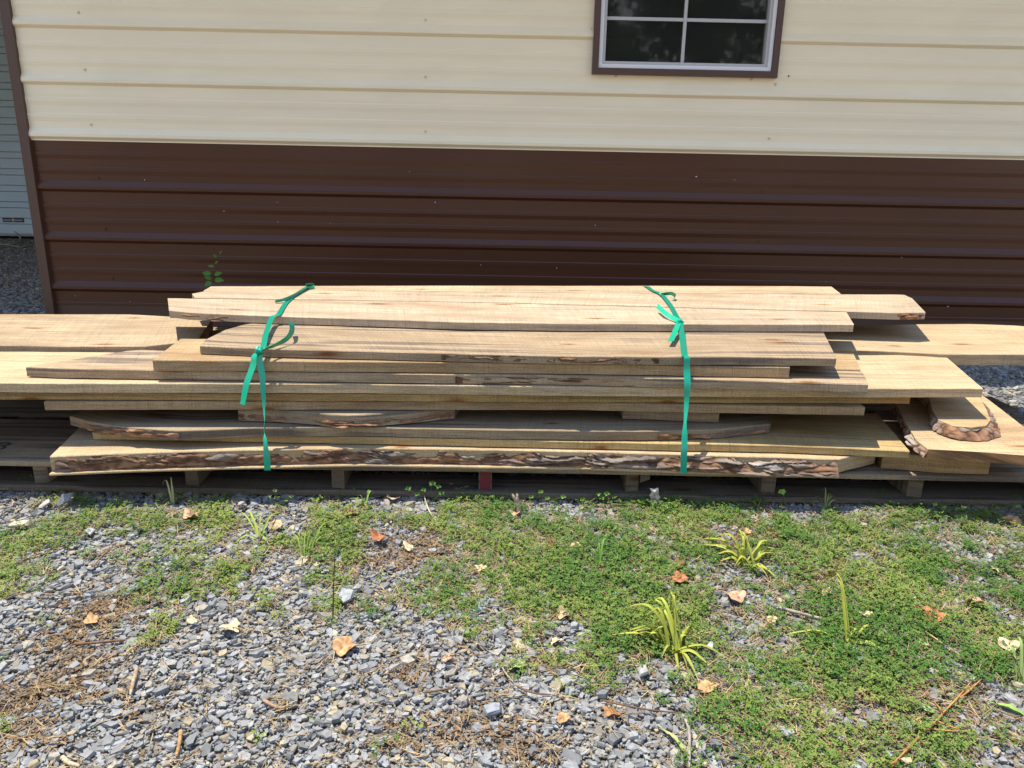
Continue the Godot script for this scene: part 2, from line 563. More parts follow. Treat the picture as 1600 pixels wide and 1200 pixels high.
	for p in [[433, 316, 6], [434, 347, 5], [1088, 276, 7], [680, 316, 5], [751, 414, 4], [870, 419, 5], [1409, 402, 5], [1481, 479, 7], [118, 462, 6], [203, 471, 5], [226, 281, 5], [1148, 281, 5], [640, 268, 4], [516, 350, 4], [930, 352, 4], [1040, 388, 4], [350, 330, 4], [1290, 440, 4]]:
		var fm := part("splash_fleck", stone_mesh(800 + p[0]), fleck, t)
		fm.position = at_z(p[0], p[1], z + 0.004) + Vector3(0, 0, 0.0)
		fm.rotation_degrees = Vector3(90, 0, p[0])
		fm.scale = Vector3.ONE * p[2] * 0.0021
	for p in [Vector2(962, 119), Vector2(1174, 124), Vector2(1232, 119), Vector2(924, 46)]:
		var w := at_z(p.x, p.y, z + 0.005)
		part("screw", sm, M.brown if p.x > 1200 else M.screw, t).position = w

func build_garage() -> void:
	var Z := -10.0
	var t := thing("garage", "pale blue grey garage with ribbed roller door beyond shed corner", "garage")
	var st := begin()
	# roller curtain: alternating broad and narrow slats with a groove between
	var y := 0.06
	var k := 0
	while y < 2.6:
		var h := 0.125 if k % 2 == 0 else 0.075
		part("door_slat", box(Vector3(-9.3, y, Z + 0.0), Vector3(-5.45, y + h - 0.010, Z + 0.03 + 0.004 * (k % 2))), M.door, t)
		y += h
		k += 1
	part("door_backing", box(Vector3(-9.4, 0.03, Z - 0.06), Vector3(-5.40, 2.75, Z - 0.004)), M.grey_vinyl, t)
	box_into(st, Vector3(-12.0, 0.0, Z - 0.2), Vector3(-9.4, 3.3, Z + 0.08))
	box_into(st, Vector3(-5.35, 0.0, Z - 0.2), Vector3(-3.2, 3.3, Z + 0.08))
	box_into(st, Vector3(-9.4, 2.76, Z - 0.2), Vector3(-5.35, 3.3, Z + 0.08))
	part("wall", done(st), M.door, t)
	part("body", box(Vector3(-12.0, 0.0, Z - 7.0), Vector3(-3.2, 3.3, Z - 0.22)), M.door, t)
	# open lean-to roof over the forecourt, which keeps that ground in the shade
	var rf := begin()
	quad(rf, Vector3(-12.3, 3.3, Z - 0.2), Vector3(-3.2, 3.3, Z - 0.2), Vector3(-3.2, 2.75, Z + 5.3), Vector3(-12.3, 2.75, Z + 5.3))
	quad(rf, Vector3(-12.3, 3.36, Z - 0.2), Vector3(-3.2, 3.36, Z - 0.2), Vector3(-3.2, 2.81, Z + 5.3), Vector3(-12.3, 2.81, Z + 5.3))
	part("lean_to_roof", done(rf), M.trim, t)
	part("side_screen", box(Vector3(-12.1, 0.0, Z + 0.1), Vector3(-12.0, 2.4, Z + 5.2)), M.trim, t)
	for x in [-12.0, -8.0]:
		part("post", box(Vector3(x + 0.06, 0.0, Z + 5.0), Vector3(x + 0.18, 2.76, Z + 5.12)), M.trim, t)
	# name plate low on the door: dark strip with two rows of small pale letters either side of a square
	var a := at_z(4.5, 343.5, Z + 0.04)
	var b := at_z(37, 343.5, Z + 0.04)
	var pl := part("name_plate", box(Vector3(a.x, a.y - 0.024, Z + 0.034), Vector3(b.x, a.y + 0.024, Z + 0.046)), mat(Color(0.008, 0.01, 0.02), 0.5), t)
	var white := mat(Color(0.55, 0.55, 0.55), 0.6)
	var c := (a.x + b.x) * 0.5
	part("emblem", box(Vector3(c - 0.014, a.y - 0.016, Z + 0.046), Vector3(c + 0.018, a.y + 0.018, Z + 0.049)), white, pl)
	for s in [-1, 1]:
		for q in 7:
			var x: float = c + s * (0.032 + q * 0.0135)
			part("letter", box(Vector3(x - 0.005, a.y - 0.009 + 0.002 * (q % 2), Z + 0.046), Vector3(x + 0.005, a.y + 0.008, Z + 0.049)), white, pl)

# ---------------------------------------------------------------- pallet and lumber
func build_pallet() -> void:
	var t := thing("pallet", "long weathered wooden pallet under the lumber stack", "pallet", Vector3.ZERO)
	var x0 := -2.15
	var x1 := 2.12
	for z in [[-2.285, -2.43], [-2.80, -2.94], [-3.36, -3.50]]:
		part("bottom_board", board_mesh([Vector2(x0, z[0]), Vector2(x1, z[0] + 0.006)], [Vector2(x0, z[1]), Vector2(x1, z[1])], 0.020, 0.018), M.pallet, t)
	for z in [[-2.272, -2.47], [-2.49, -2.68], [-2.75, -2.93], [-3.0, -3.18], [-3.3, -3.5]]:
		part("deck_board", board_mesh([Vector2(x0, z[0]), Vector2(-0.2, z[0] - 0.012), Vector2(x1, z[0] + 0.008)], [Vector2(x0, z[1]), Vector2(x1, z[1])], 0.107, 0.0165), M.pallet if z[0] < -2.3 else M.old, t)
	var xs := [-1.96, -1.48, -0.996, -0.526, -0.052, 0.425, 0.867, 1.343, 1.80]
	for i in xs.size():
		var x: float = xs[i]
		var tw: float = [0.0, -0.006, 0.004, 0.006, 0.0, -0.004, 0.008, 0.012, 0.0][i]
		var o := part("stringer", board_mesh([Vector2(x - 0.021, -2.305), Vector2(x + 0.021, -2.305 + tw)], [Vector2(x - 0.021 - tw * 3, -3.49), Vector2(x + 0.021 - tw * 3, -3.49)], 0.0895, 0.0685), M.pallet if i != 1 else M.old, t)
		if i == 4:
			tag(o, "stringer with its end painted dark red")
			part("red_paint", box(Vector3(x - 0.016, 0.022, -2.3045), Vector3(x + 0.017, 0.089, -2.3025)), M.red, o)
		if i == 5:
			tag(o, "split stringer with a loose wedge beside it")
			part("wedge", board_mesh([Vector2(x + 0.026, -2.31), Vector2(x + 0.058, -2.315)], [Vector2(x + 0.03, -2.42), Vector2(x + 0.05, -2.42)], 0.089, 0.034, 0.012), M.pallet, o)
	# pencilled figure on the deck
	var tm := TextMesh.new()
	tm.text = "3"
	var sf := SystemFont.new()
	sf.font_names = PackedStringArray(["Droid Sans"])
	tm.font = sf
	tm.font_size = 24
	tm.pixel_size = 0.0042
	tm.depth = 0.0006
	var o3 := part("pencil_mark", tm, mat(Color(0.03, 0.028, 0.025), 0.9), t)
	var q := G(3, 697, 0.108)
	o3.position = Vector3(q.x, 0.1082, q.y)
	o3.rotation_degrees = Vector3(-90, 4, 0)

func build_lumber() -> void:
	var filler := "boards buried inside the stack"
	var buried := "rough board buried inside the middle of the stack"
	# --- bottom slab with bark
	var f := [Vector2(-1.36, -2.175), Vector2(-1.20, -2.20), Vector2(-0.95, -2.235), Vector2(-0.46, -2.285), Vector2(0.24, -2.285), Vector2(0.80, -2.262), Vector2(1.06, -2.25), Vector2(1.22, -2.34)]
	var s := board("thick bottom slab with long flaky bark edge resting on the pallet", f, [Vector2(-1.44, -2.60), Vector2(1.24, -2.64)], 0.165, 0.048, M.gold, "", 0.0, "bark_slab")
	part("bark_edge", bark_mesh([Vector2(-1.345, -2.168), Vector2(-1.20, -2.193), Vector2(-0.95, -2.228), Vector2(-0.46, -2.278), Vector2(0.24, -2.278), Vector2(0.80, -2.252), Vector2(1.055, -2.243)], 0.163, 0.1165, 0.006, 1.0, 1.0, 0.42, 0.024, 7.0, 85.0, 0.9, 0.66), M.bark, s)
	part("sapwood_lip", board_mesh(shift(f, 0.017).slice(0, 7), shift(f, -0.05).slice(0, 7), 0.1155, 0.0065), M.gold, s)
	board("low board at the right end beneath the crosscut slab", [Vector2(1.232, -2.318), Vector2(1.40, -2.285), Vector2(1.56, -2.28)], [Vector2(1.30, -2.62), Vector2(1.60, -2.62)], 0.165, 0.057, M.tan)
	board(buried, [Vector2(-1.2, -2.68), Vector2(1.3, -2.68)], [Vector2(-1.2, -3.2), Vector2(1.3, -3.2)], 0.165, 0.057, M.old, filler)
	# --- yellow board (L10)
	f = [Vector2(-1.303, -2.318), Vector2(-0.457, -2.312), Vector2(0.236, -2.302), Vector2(0.949, -2.293), Vector2(1.285, -2.262)]
	board("yellowish sawn board lying directly on the bark slab", f, [Vector2(-1.28, -2.64), Vector2(1.36, -2.64)], 0.192, 0.026, M.yellow)
	# --- crosscut slab with bark at its left side (S2) and live edge slab on it (S3)
	var l := [G(1400, 630, 0.224), G(1415, 660, 0.224), G(1432, 688, 0.224), G(1450, 702, 0.224)]
	var fr := [l[3], G(1520, 705.5, 0.224), G(1592, 711, 0.224), Vector2(1.70, -2.135)]
	s = solo("bark_slab", outline_mesh(l + fr.slice(1) + [G(1600, 667, 0.224), G(1548, 627, 0.224), Vector2(1.83, -2.80), Vector2(1.47, -2.80)], 0.224, 0.031), M.gold, "wide crosscut slab with bark on its left side and streaky sawn end", "board")
	part("bark_edge", bark_mesh(l, 0.223, 0.196, 0.010, 2.0, 1.0, 0.6, 0.012, 16.0, 40.0), M.bark, s)
	var ce := begin()
	for i in 3:
		var pa: Vector2 = fr[i] + Vector2(0, 0.0016)
		var pb: Vector2 = fr[i + 1] + Vector2(0, 0.0016)
		var ya := 0.2235
		var yb := 0.1935
		var D := func(q: Vector2, yy: float): return Vector2(q.x * 1.3 + yy * 1.9, q.x * 0.5 + yy * 2.0)
		quad(ce, Vector3(pa.x, ya, pa.y), Vector3(pb.x, ya, pb.y), Vector3(pb.x, yb, pb.y), Vector3(pa.x, yb, pa.y), D.call(pa, ya), D.call(pb, ya), D.call(pb, yb), D.call(pa, yb))
	tag(part("sawn_end", done(ce), M.cut, s), "dark streaky sawn end of the slab")
	var o := [G(1452, 622, 0.262), G(1457, 640, 0.262), G(1466, 656, 0.262), G(1490, 666, 0.262), G(1518, 668, 0.262), G(1541, 665, 0.262), G(1548, 656, 0.262), G(1541, 640, 0.262), G(1531, 620, 0.262), G(1520, 603, 0.262)]
	s = board("short live edge slab with thick furrowed bark round its end", [o[2], o[3], o[4], o[5]], [o[0] + Vector2(0.03, -0.12), o[9] + Vector2(0, -0.02)], 0.262, 0.036, M.gold, "", 0.0, "bark_slab")
	s.mesh = outline_mesh(o + [o[9] + Vector2(0.03, -0.10), o[0] + Vector2(0.03, -0.20)], 0.262, 0.036)
	part("bark_edge", bark_mesh(o, 0.261, 0.227, 0.006, 3.0, 1.0, 0.6, 0.036, 34.0, 22.0, 1.0, 0.22), M.bark, s)
	# --- grey live edge board (L9)
	f = []
	for p in [[109, 650], [150, 661], [190, 667], [269, 673], [400, 668], [560, 667], [800, 672], [1000, 674], [1120, 671], [1204, 663]]:
		f.append(G(p[0], p[1], 0.226))
	s = board("grey weathered board with dark live edge at both ends", f, [Vector2(-1.36, -2.60), Vector2(0.95, -2.60)], 0.226, 0.033, M.old)
	part("bark_edge", bark_mesh([f[0] + Vector2(0.004, 0.004), f[1] + Vector2(0, 0.003), f[2] + Vector2(0, 0.003), f[3] + Vector2(0.02, 0.002)], 0.222, 0.196, 0.006, 4.0, 1.0, -0.1), M.bark, s)
	part("bark_edge", bark_mesh([f[7] + Vector2(0.06, 0.0), f[8] + Vector2(0, 0.002), f[9] + Vector2(-0.004, 0.002)], 0.215, 0.196, 0.006, 5.0, 1.0, -0.1), M.bark, s)
	board(buried, [Vector2(-1.1, -2.66), Vector2(1.2, -2.66)], [Vector2(-1.1, -3.2), Vector2(1.2, -3.2)], 0.226, 0.060, M.old, filler)
	# --- short pieces in the gap (L8)
	f = [Vector2(-0.845, -2.345), Vector2(-0.75, -2.34), Vector2(-0.62, -2.325), Vector2(-0.52, -2.292), Vector2(-0.44, -2.30), Vector2(-0.30, -2.345), Vector2(-0.155, -2.40)]
	s = board("short offcut with wavy bark edge squeezed beneath the tied boards", f, [Vector2(-0.84, -2.56), Vector2(-0.14, -2.56)], 0.270, 0.043, M.old, "", 0.0, "offcut")
	part("bark_edge", bark_mesh(shift(f, 0.003), 0.254, 0.231, 0.008, 6.0, 1.0, -0.2), M.bark, s)
	board("short grey spacer wedged low behind the right green strap", [Vector2(0.40, -2.425), Vector2(0.715, -2.405)], [Vector2(0.40, -2.55), Vector2(0.715, -2.55)], 0.270, 0.042, M.old, "", 0.0, "offcut")
	board(buried, [Vector2(-1.2, -2.58), Vector2(1.1, -2.58)], [Vector2(-1.2, -2.78), Vector2(1.1, -2.78)], 0.271, 0.044, M.old, filler)
	board(buried, [Vector2(-1.15, -2.90), Vector2(1.1, -2.90)], [Vector2(-1.15, -3.2), Vector2(1.1, -3.2)], 0.271, 0.044, M.old, filler)
	# --- L7, L6, L5
	f = [Vector2(-1.421, -2.285), Vector2(-0.459, -2.343), Vector2(0.238, -2.372), Vector2(1.173, -2.363)]
	board("board at the foot of the tied bundle with rusty stains", f, [Vector2(-1.43, -2.80), Vector2(1.18, -2.80)], 0.302, 0.030, M.tan)
	board(buried, [Vector2(-1.3, -2.86), Vector2(1.2, -2.86)], [Vector2(-1.3, -3.3), Vector2(1.2, -3.3)], 0.302, 0.030, M.old, filler)
	f = [Vector2(-1.95, -2.268), Vector2(-1.267, -2.303), Vector2(0.235, -2.358), Vector2(1.336, -2.402)]
	board("board with a dark knot second from the bundle's foot", f, [Vector2(-1.95, -2.82), Vector2(1.34, -2.82)], 0.3295, 0.0265, M.yellow)
	board("mid height board at the back under the long end boards", [Vector2(-2.0, -2.86), Vector2(1.5, -2.86)], [Vector2(-2.0, -3.3), Vector2(1.5, -3.3)], 0.3295, 0.0265, M.old)
	f = [Vector2(-2.05, -2.25), G(100, 599, 0.363), Vector2(-0.457, -2.330), Vector2(0.231, -2.337), G(1357, 607, 0.363), G(1536, 607.5, 0.363)]
	board("wide pale plank in the middle of the stack jutting out both ends", f, [Vector2(-2.05, -2.66), Vector2(-1.2, -2.69), Vector2(0.5, -2.78), G(1475, 555, 0.363)], 0.363, 0.0325, M.gold)
	# --- long end boards behind it
	f = [Vector2(-2.3, -2.69), G(100, 541, 0.379), G(230, 541, 0.379), G(308, 532, 0.379)]
	board("long knotty plank jutting out past the left strap", f, [Vector2(-2.5, -3.25), G(0, 491, 0.379), G(200, 491, 0.379), G(332, 498, 0.379)], 0.379, 0.048, M.top)
	f = [Vector2(0.9, -2.88), G(1310, 546, 0.376), G(1400, 549.5, 0.376), G(1475, 553.5, 0.376), G(1600, 554, 0.376), Vector2(2.14, -2.835)]
	board("long pale plank with wavy edge jutting out past the right strap", f, [Vector2(0.9, -3.3), G(1330, 510, 0.376), G(1430, 506.5, 0.376), G(1520, 506, 0.376), G(1600, 509, 0.376), Vector2(2.36, -3.35)], 0.376, 0.045, M.gold)
	# --- L4: grey board with pointed left end, and its twin behind
	f = [G(40, 574, 0.396), G(100, 576, 0.396), Vector2(-0.455, -2.335), Vector2(0.232, -2.350), G(1357, 600.5, 0.396)]
	var b := [G(52, 571, 0.396), G(215, 544, 0.396) + Vector2(0, 0.02), Vector2(-0.8, -2.56), Vector2(0.3, -2.50), G(1347, 580, 0.396)]
	board("grey edged board with a long tapering left tip", f, b, 0.396, 0.0325, M.greyed)
	s = get_child(get_child_count() - 1)
	tag(part("bark_remnant", bark_mesh([Vector2(-0.15, -2.337), Vector2(0.0, -2.341), Vector2(0.232, -2.346), Vector2(0.45, -2.342)], 0.390, 0.368, 0.0008, 9.0, 1.0, -0.3, 0.0, 9.0, 120.0, 0.6), M.bark, s), "dark bark remnant along the board's front edge")
	board("board butted behind the grey edged one with square right end", [Vector2(-0.78, -2.568), Vector2(0.3, -2.508), G(1346.5, 579, 0.396) + Vector2(0, -0.008)], [Vector2(-0.9, -2.80), Vector2(0.3, -2.80), G(1334, 553, 0.396)], 0.396, 0.0325, M.tan)
	board(buried, [Vector2(-1.0, -2.90), Vector2(0.85, -2.90)], [Vector2(-1.0, -3.35), Vector2(0.85, -3.35)], 0.396, 0.066, M.old, filler)
	# --- L3
	f = [Vector2(-1.086, -2.318), Vector2(-0.454, -2.338), Vector2(0.232, -2.362), Vector2(0.911, -2.358)]
	board("board just under the dark topped plank with chewed front edge", f, [Vector2(-1.12, -2.62), Vector2(0.3, -2.66), Vector2(0.965, -2.56)], 0.433, 0.0365, M.tan)
	board(buried, [Vector2(-0.95, -2.70), Vector2(1.0, -2.70)], [Vector2(-0.95, -2.95), Vector2(1.0, -2.95)], 0.433, 0.0365, M.old, filler)
	board(buried, [Vector2(-0.95, -3.02), Vector2(1.2, -3.02)], [Vector2(-0.95, -3.40), Vector2(1.2, -3.40)], 0.433, 0.0365, M.old, filler)
	# --- T2: darker plank at the top front
	f = [G(312, 540, 0.462), G(440, 546, 0.462), G(560, 549, 0.462), G(900, 556.5, 0.462), G(1150, 558.5, 0.462), G(1307, 559.5, 0.462)]
	b = [G(322, 530, 0.462), G(352, 515, 0.462), G(388, 505, 0.462), Vector2(-0.5, -2.84), Vector2(0.3, -2.85), G(1283, 512, 0.462)]
	board("front plank on top with greyish stains and broken left corner", f, b, 0.462, 0.0285, M.brownish)
	var dk := [G(690, 552, 0.462), G(760, 553.5, 0.462), G(850, 555.5, 0.462), G(930, 557, 0.462), G(1030, 557.8, 0.462)]
	s = get_child(get_child_count() - 1)
	tag(part("bark_remnant", bark_mesh(shift(dk, 0.003), 0.459, 0.440, 0.0008, 8.0, 1.0, -0.3, 0.0, 12.0, 110.0, 0.6), M.bark, s), "dark bark remnant along the plank's front edge")
	board(buried, [Vector2(-0.9, -2.92), Vector2(1.2, -2.92)], [Vector2(-0.9, -3.16), Vector2(1.2, -3.16)], 0.462, 0.0285, M.old, filler)
	board(buried, [Vector2(-0.9, -3.20), Vector2(1.25, -3.20)], [Vector2(-0.9, -3.46), Vector2(1.25, -3.46)], 0.462, 0.0285, M.old, filler)
	# --- T1: three planks on top
	f = [G(264, 485, 0.493), G(300, 488.5, 0.493), G(430, 494, 0.493), G(560, 498, 0.493), G(720, 503.5, 0.493), G(900, 505.5, 0.493), G(1334, 507, 0.493)]
	b = [G(262, 466, 0.493), G(500, 469, 0.493), G(800, 474, 0.493), G(1100, 482, 0.493), G(1322.5, 487.5, 0.493)]
	s = board("foremost of three pale top planks with stained left end", f, b, 0.493, 0.030, M.top)
	tag(part("bark_remnant", bark_mesh([f[0] + Vector2(0.002, 0.002), f[1] + Vector2(0, 0.002), f[1].lerp(f[2], 0.45) + Vector2(0, 0.002)], 0.488, 0.465, 0.001, 10.0, 1.0, -0.2, 0.0, 7.0, 85.0, 0.8), M.bark, s), "red brown inner bark on the plank's left front edge")
	f = [G(304, 465.3, 0.493), G(500, 467.8, 0.493), G(800, 472.8, 0.493), G(1100, 480.8, 0.493), G(1330, 486.5, 0.493), G(1400, 488.5, 0.493), G(1446, 488, 0.493)]
	b = [G(300, 459, 0.493), G(335, 452, 0.493), G(560, 455, 0.493), G(800, 457, 0.493), G(1100, 459, 0.493), G(1316, 460, 0.493), G(1412, 460, 0.493), G(1425, 466, 0.493)]
	s = board("middle top plank whose live edge tip juts out furthest right", f, b, 0.493, 0.031, M.top)
	part("bark_edge", bark_mesh([G(1402, 488.6, 0.493), G(1425, 489, 0.493), G(1446, 488.2, 0.493)], 0.489, 0.464, 0.003, 7.0, 1.0, -0.2), M.bark, s)
	f = [G(318, 454.2, 0.493), G(560, 454.3, 0.493), G(800, 456.3, 0.493), G(1100, 458.3, 0.493), G(1314, 459.2, 0.493)]
	b = [G(330, 447.5, 0.493), G(560, 446.5, 0.493), G(800, 446.5, 0.493), G(1100, 446.5, 0.493), G(1299, 447.5, 0.493)]
	board("rearmost of three pale top planks nearest the shed", f, b, 0.493, 0.030, M.top)
	board(buried, [Vector2(-1.0, -3.50), Vector2(1.45, -3.53)], [Vector2(-1.0, -3.56), Vector2(1.45, -3.60)], 0.4625, 0.354, M.old, filler)

func outline_mesh(o: Array, top: float, thick: float) -> ArrayMesh:
	var st := begin()
	var poly := PackedVector2Array(o)
	var idx := Geometry2D.triangulate_polygon(poly)
	for k in range(0, idx.size(), 3):
		var tri := [poly[idx[k]], poly[idx[k + 1]], poly[idx[k + 2]]]
		var area: float = (tri[1] - tri[0]).cross(tri[2] - tri[0])
		if area < 0:
			tri = [tri[0], tri[2], tri[1]]
		for p in tri:
			st.set_uv(Vector2(p.x * 0.5 + 0.3, p.y * 2.0))
			st.add_vertex(Vector3(p.x, top, p.y))
		for p in [tri[0], tri[2], tri[1]]:
			st.set_uv(Vector2(p.x * 0.5, p.y * 2.0))
			st.add_vertex(Vector3(p.x, top - thick, p.y))
	for i in poly.size():
		var a := poly[i]
		var b := poly[(i + 1) % poly.size()]
		quad(st, Vector3(a.x, top, a.y), Vector3(b.x, top, b.y), Vector3(b.x, top - thick, b.y), Vector3(a.x, top - thick, a.y), Vector2(a.x, 0), Vector2(b.x, 0), Vector2(b.x, thick * 2), Vector2(a.x, thick * 2))
	return done(st)

# flat band swept along points; side gives the direction of its width at each
func ribbon(pts: Array, sides: Array, width: float) -> ArrayMesh:
	var n := pts.size() * 7
	var p := smoothed(pts, n)
	var sd := []
	var l := [0.0]
	for i in range(1, pts.size()):
		l.append(l[-1] + (pts[i] - pts[i - 1]).length())
	for k in n:
		var d: float = l[-1] * k / (n - 1)
		var i := 1
		while i < pts.size() - 1 and l[i] < d:
			i += 1
		var q: float = clamp((d - l[i - 1]) / max(l[i] - l[i - 1], 1e-6), 0, 1)
		q = q * q * (3 - 2 * q)
		sd.append((sides[i - 1] as Vector3).lerp(sides[i], q).normalized())
	var st := begin()
	st.set_smooth_group(0)
	for i in n - 1:
		var t0: Vector3 = (p[min(i + 1, n - 1)] - p[max(i - 1, 0)]).normalized()
		var t1: Vector3 = (p[min(i + 2, n - 1)] - p[i]).normalized()
		var n0: Vector3 = t0.cross(sd[i]).normalized() * 0.0004
		var n1: Vector3 = t1.cross(sd[i + 1]).normalized() * 0.0004
		var a: Vector3 = sd[i] * width * 0.5
		var b: Vector3 = sd[i + 1] * width * 0.5
		for s in [1.0, -1.0]:
			quad(st, p[i] - a + n0 * s, p[i] + a + n0 * s, p[i + 1] + b + n1 * s, p[i + 1] - b + n1 * s)
		for s in [1.0, -1.0]:
			quad(st, p[i] + a * s - n0, p[i] + a * s + n0, p[i + 1] + b * s + n1, p[i + 1] + b * s - n1)
	return done(st)

func knot_mesh(c: Vector3, r: float, sd: int) -> ArrayMesh:
	var st := begin()
	st.set_smooth_group(0)
	var n := 12
	for i in n:
		for j in 8:
			var P := func(a: float, b: float):
				var th: float = TAU * a / n
				var ph: float = PI * b / 8.0
				var k: float = r * (1.0 + 0.28 * sin(th * 2.0 + ph * 3.0 + sd) + 0.15 * sin(th * 5.0 - ph * 2.0))
				return c + Vector3(k * sin(ph) * cos(th) * 1.1, k * cos(ph) * 0.9, k * sin(ph) * sin(th) * 0.75)
			quad(st, P.call(i, j), P.call(i + 1, j), P.call(i + 1, j + 1), P.call(i, j + 1))
	return done(st)

func build_straps() -> void:
	var X := Vector3(1, 0, 0)
	var W := 0.020
	# left strap
	var t := thing("green_strap", "green plastic strap with one knot hanging over the front plank", "strap", Vector3.ZERO)
	var yT := 0.4975
	var k := at_y(407, 547, 0.468) + Vector3(0, 0, 0.012)
	var back := at_y(484, 447, yT)
	var pts := [at_z(418, 735, -2.222), at_z(417, 717, -2.222), at_z(414.5, 690, -2.234), at_z(413.5, 670, -2.256), at_z(412.5, 640, -2.28), at_z(411, 610, -2.292), at_z(409.5, 585, -2.302), k + Vector3(0.0, -0.03, 0.005), k]
	var sd := [X, X, Vector3(0.75, 0, 0.65), Vector3(0.15, 0, 1), Vector3(0.55, 0, 0.8), Vector3(0.85, 0, 0.4), X, X, X]
	part("band", ribbon(pts, sd, W), M.strap, t)
	var e1 := at_y(427, 494, yT) 
	pts = [k, k + Vector3(0.003, 0.006, -0.03), at_y(416, 520, 0.486), e1 + Vector3(0, 0.0, 0.012), e1 + Vector3(0.01, 0.001, -0.03), at_y(447, 473, yT), at_y(465, 458, yT), back, back + Vector3(0.01, -0.03, -0.05), back + Vector3(0.012, -0.2, -0.06)]
	sd = []
	for i in pts.size():
		sd.append(Vector3(1, 0, 0.25))
	part("band", ribbon(pts, sd, W), M.strap, t)
	part("knot", knot_mesh(k + Vector3(0, 0.002, 0.004), 0.0125, 1), M.strap, t)
	pts = [k, k + Vector3(-0.012, -0.012, 0.014), at_z(395, 572, k.z + 0.020), at_z(385, 600, k.z + 0.024), at_z(379, 632, k.z + 0.02)]
	part("loose_end", ribbon(pts, [Vector3(0.9, 0.3, 0), Vector3(0.95, 0.25, 0.1), X, X, Vector3(0.9, 0, 0.4)], W * 0.95), M.strap, t)
	pts = [k, k + Vector3(0.02, 0.008, 0.0), at_y(428, 540, 0.476), at_y(447, 530, 0.484), at_y(456, 517, 0.50), at_y(455, 504, 0.508)]
	part("loose_end", ribbon(pts, [Vector3(0, 0, 1), Vector3(0.2, 0.4, 0.8), Vector3(0.1, 0.6, 0.6), Vector3(-0.2, 0.7, 0.5), Vector3(-0.5, 0.5, 0.4), Vector3(-0.8, 0.2, 0.3)], W * 0.95), M.strap, t)
	pts = [back + Vector3(0.01, 0.003, 0.0), at_y(462, 459, yT + 0.006), at_y(447, 467, yT + 0.008), at_y(430, 471, yT + 0.003)]
	part("loose_end", ribbon(pts, [Vector3(0.6, 0.5, 0.5), Vector3(0.5, 0.7, 0.5), Vector3(0.4, 0.8, 0.5), Vector3(0.3, 0.6, 0.7)], W), M.strap, t)
	pts = [back + Vector3(0, 0.004, 0), at_y(478, 446, yT + 0.014), at_y(488, 445, yT + 0.012), at_y(491, 448, yT + 0.004), at_y(482, 450, yT + 0.003)]
	part("loop", ribbon(pts, [Vector3(0, 0.5, 0.8), Vector3(0, 0.7, 0.7), Vector3(0, 0.8, 0.6), Vector3(0, 0.8, 0.6), Vector3(0, 0.5, 0.8)], W), M.strap, t)
	# right strap
	t = thing("green_strap", "green plastic strap with two knots on the pale top planks", "strap", Vector3.ZERO)
	k = at_y(1062, 505, yT) + Vector3(0, 0.006, 0.0)
	var k1 := at_y(1033, 461, yT) + Vector3(0, 0.004, 0)
	var e2 := at_y(1073, 557, 0.466)
	pts = [at_z(1068, 740, -2.226), at_z(1068.5, 717, -2.228), at_z(1069.5, 690, -2.245), at_z(1070.5, 660, -2.265), at_z(1072.5, 630, -2.288), at_z(1074, 600, -2.30), e2 + Vector3(0.0, -0.035, 0.012), e2 + Vector3(0, 0.0, 0.004), e2 + Vector3(-0.003, 0.002, -0.02), at_y(1066, 526, 0.476), k]
	sd = [X, X, Vector3(0.8, 0, 0.6), Vector3(0.2, 0, 1), Vector3(0.5, 0, 0.8), Vector3(0.9, 0, 0.3), X, X, X, X, X]
	part("band", ribbon(pts, sd, W), M.strap, t)
	var bk := at_y(1010, 447.5, yT)
	pts = [k, at_y(1056, 492, yT + 0.002), at_y(1047, 476, yT + 0.002), k1, at_y(1020, 454, yT), bk, bk + Vector3(-0.01, -0.03, -0.05), bk + Vector3(-0.01, -0.2, -0.06)]
	sd = []
	for i in pts.size():
		sd.append(Vector3(1, 0, -0.3))
	part("band", ribbon(pts, sd, W), M.strap, t)
	part("knot", knot_mesh(k, 0.011, 2), M.strap, t)
	part("knot", knot_mesh(k1, 0.008, 4), M.strap, t)
	pts = [k, at_y(1050, 496, yT + 0.010), at_y(1038, 488, yT + 0.018), at_y(1027, 478, yT + 0.022)]
	part("loose_end", ribbon(pts, [Vector3(0.5, 0.7, 0.5), Vector3(0.4, 0.8, 0.5), Vector3(0.4, 0.9, 0.4), Vector3(0.3, 0.9, 0.3)], W), M.strap, t)
	pts = [k, k + Vector3(-0.008, -0.004, 0.016), at_y(1053, 522, 0.486), at_y(1048, 533, 0.482)]
	part("loose_end", ribbon(pts, [X, X, X, X], W), M.strap, t)
	pts = [k1, at_y(1042, 459, yT + 0.008), at_y(1050, 459, yT + 0.014), at_y(1055, 463, yT + 0.010), at_y(1052, 468, yT + 0.002)]
	part("loose_end", ribbon(pts, [Vector3(0, 0.6, 0.8), Vector3(0, 0.9, 0.5), Vector3(0.1, 0.9, 0.5), Vector3(0.2, 0.9, 0.4), Vector3(0.3, 0.7, 0.6)], W * 0.9), M.strap, t)

# ---------------------------------------------------------------- ground
func ground_y(x: float, z: float) -> float:
	var a: float = clamp((z + 2.24) / 0.25, 0.0, 1.0)      # level under the pallet and the shed
	if x > 2.2:
		a = max(a, clamp((x - 2.2) / 0.3, 0, 1) * clamp((z + 4.7) / 0.3, 0, 1))
	return -0.012 + a * (nz.get_noise_2d(x * 110, z * 110) * 0.020 + nz.get_noise_2d(x * 420, z * 420) * 0.006)

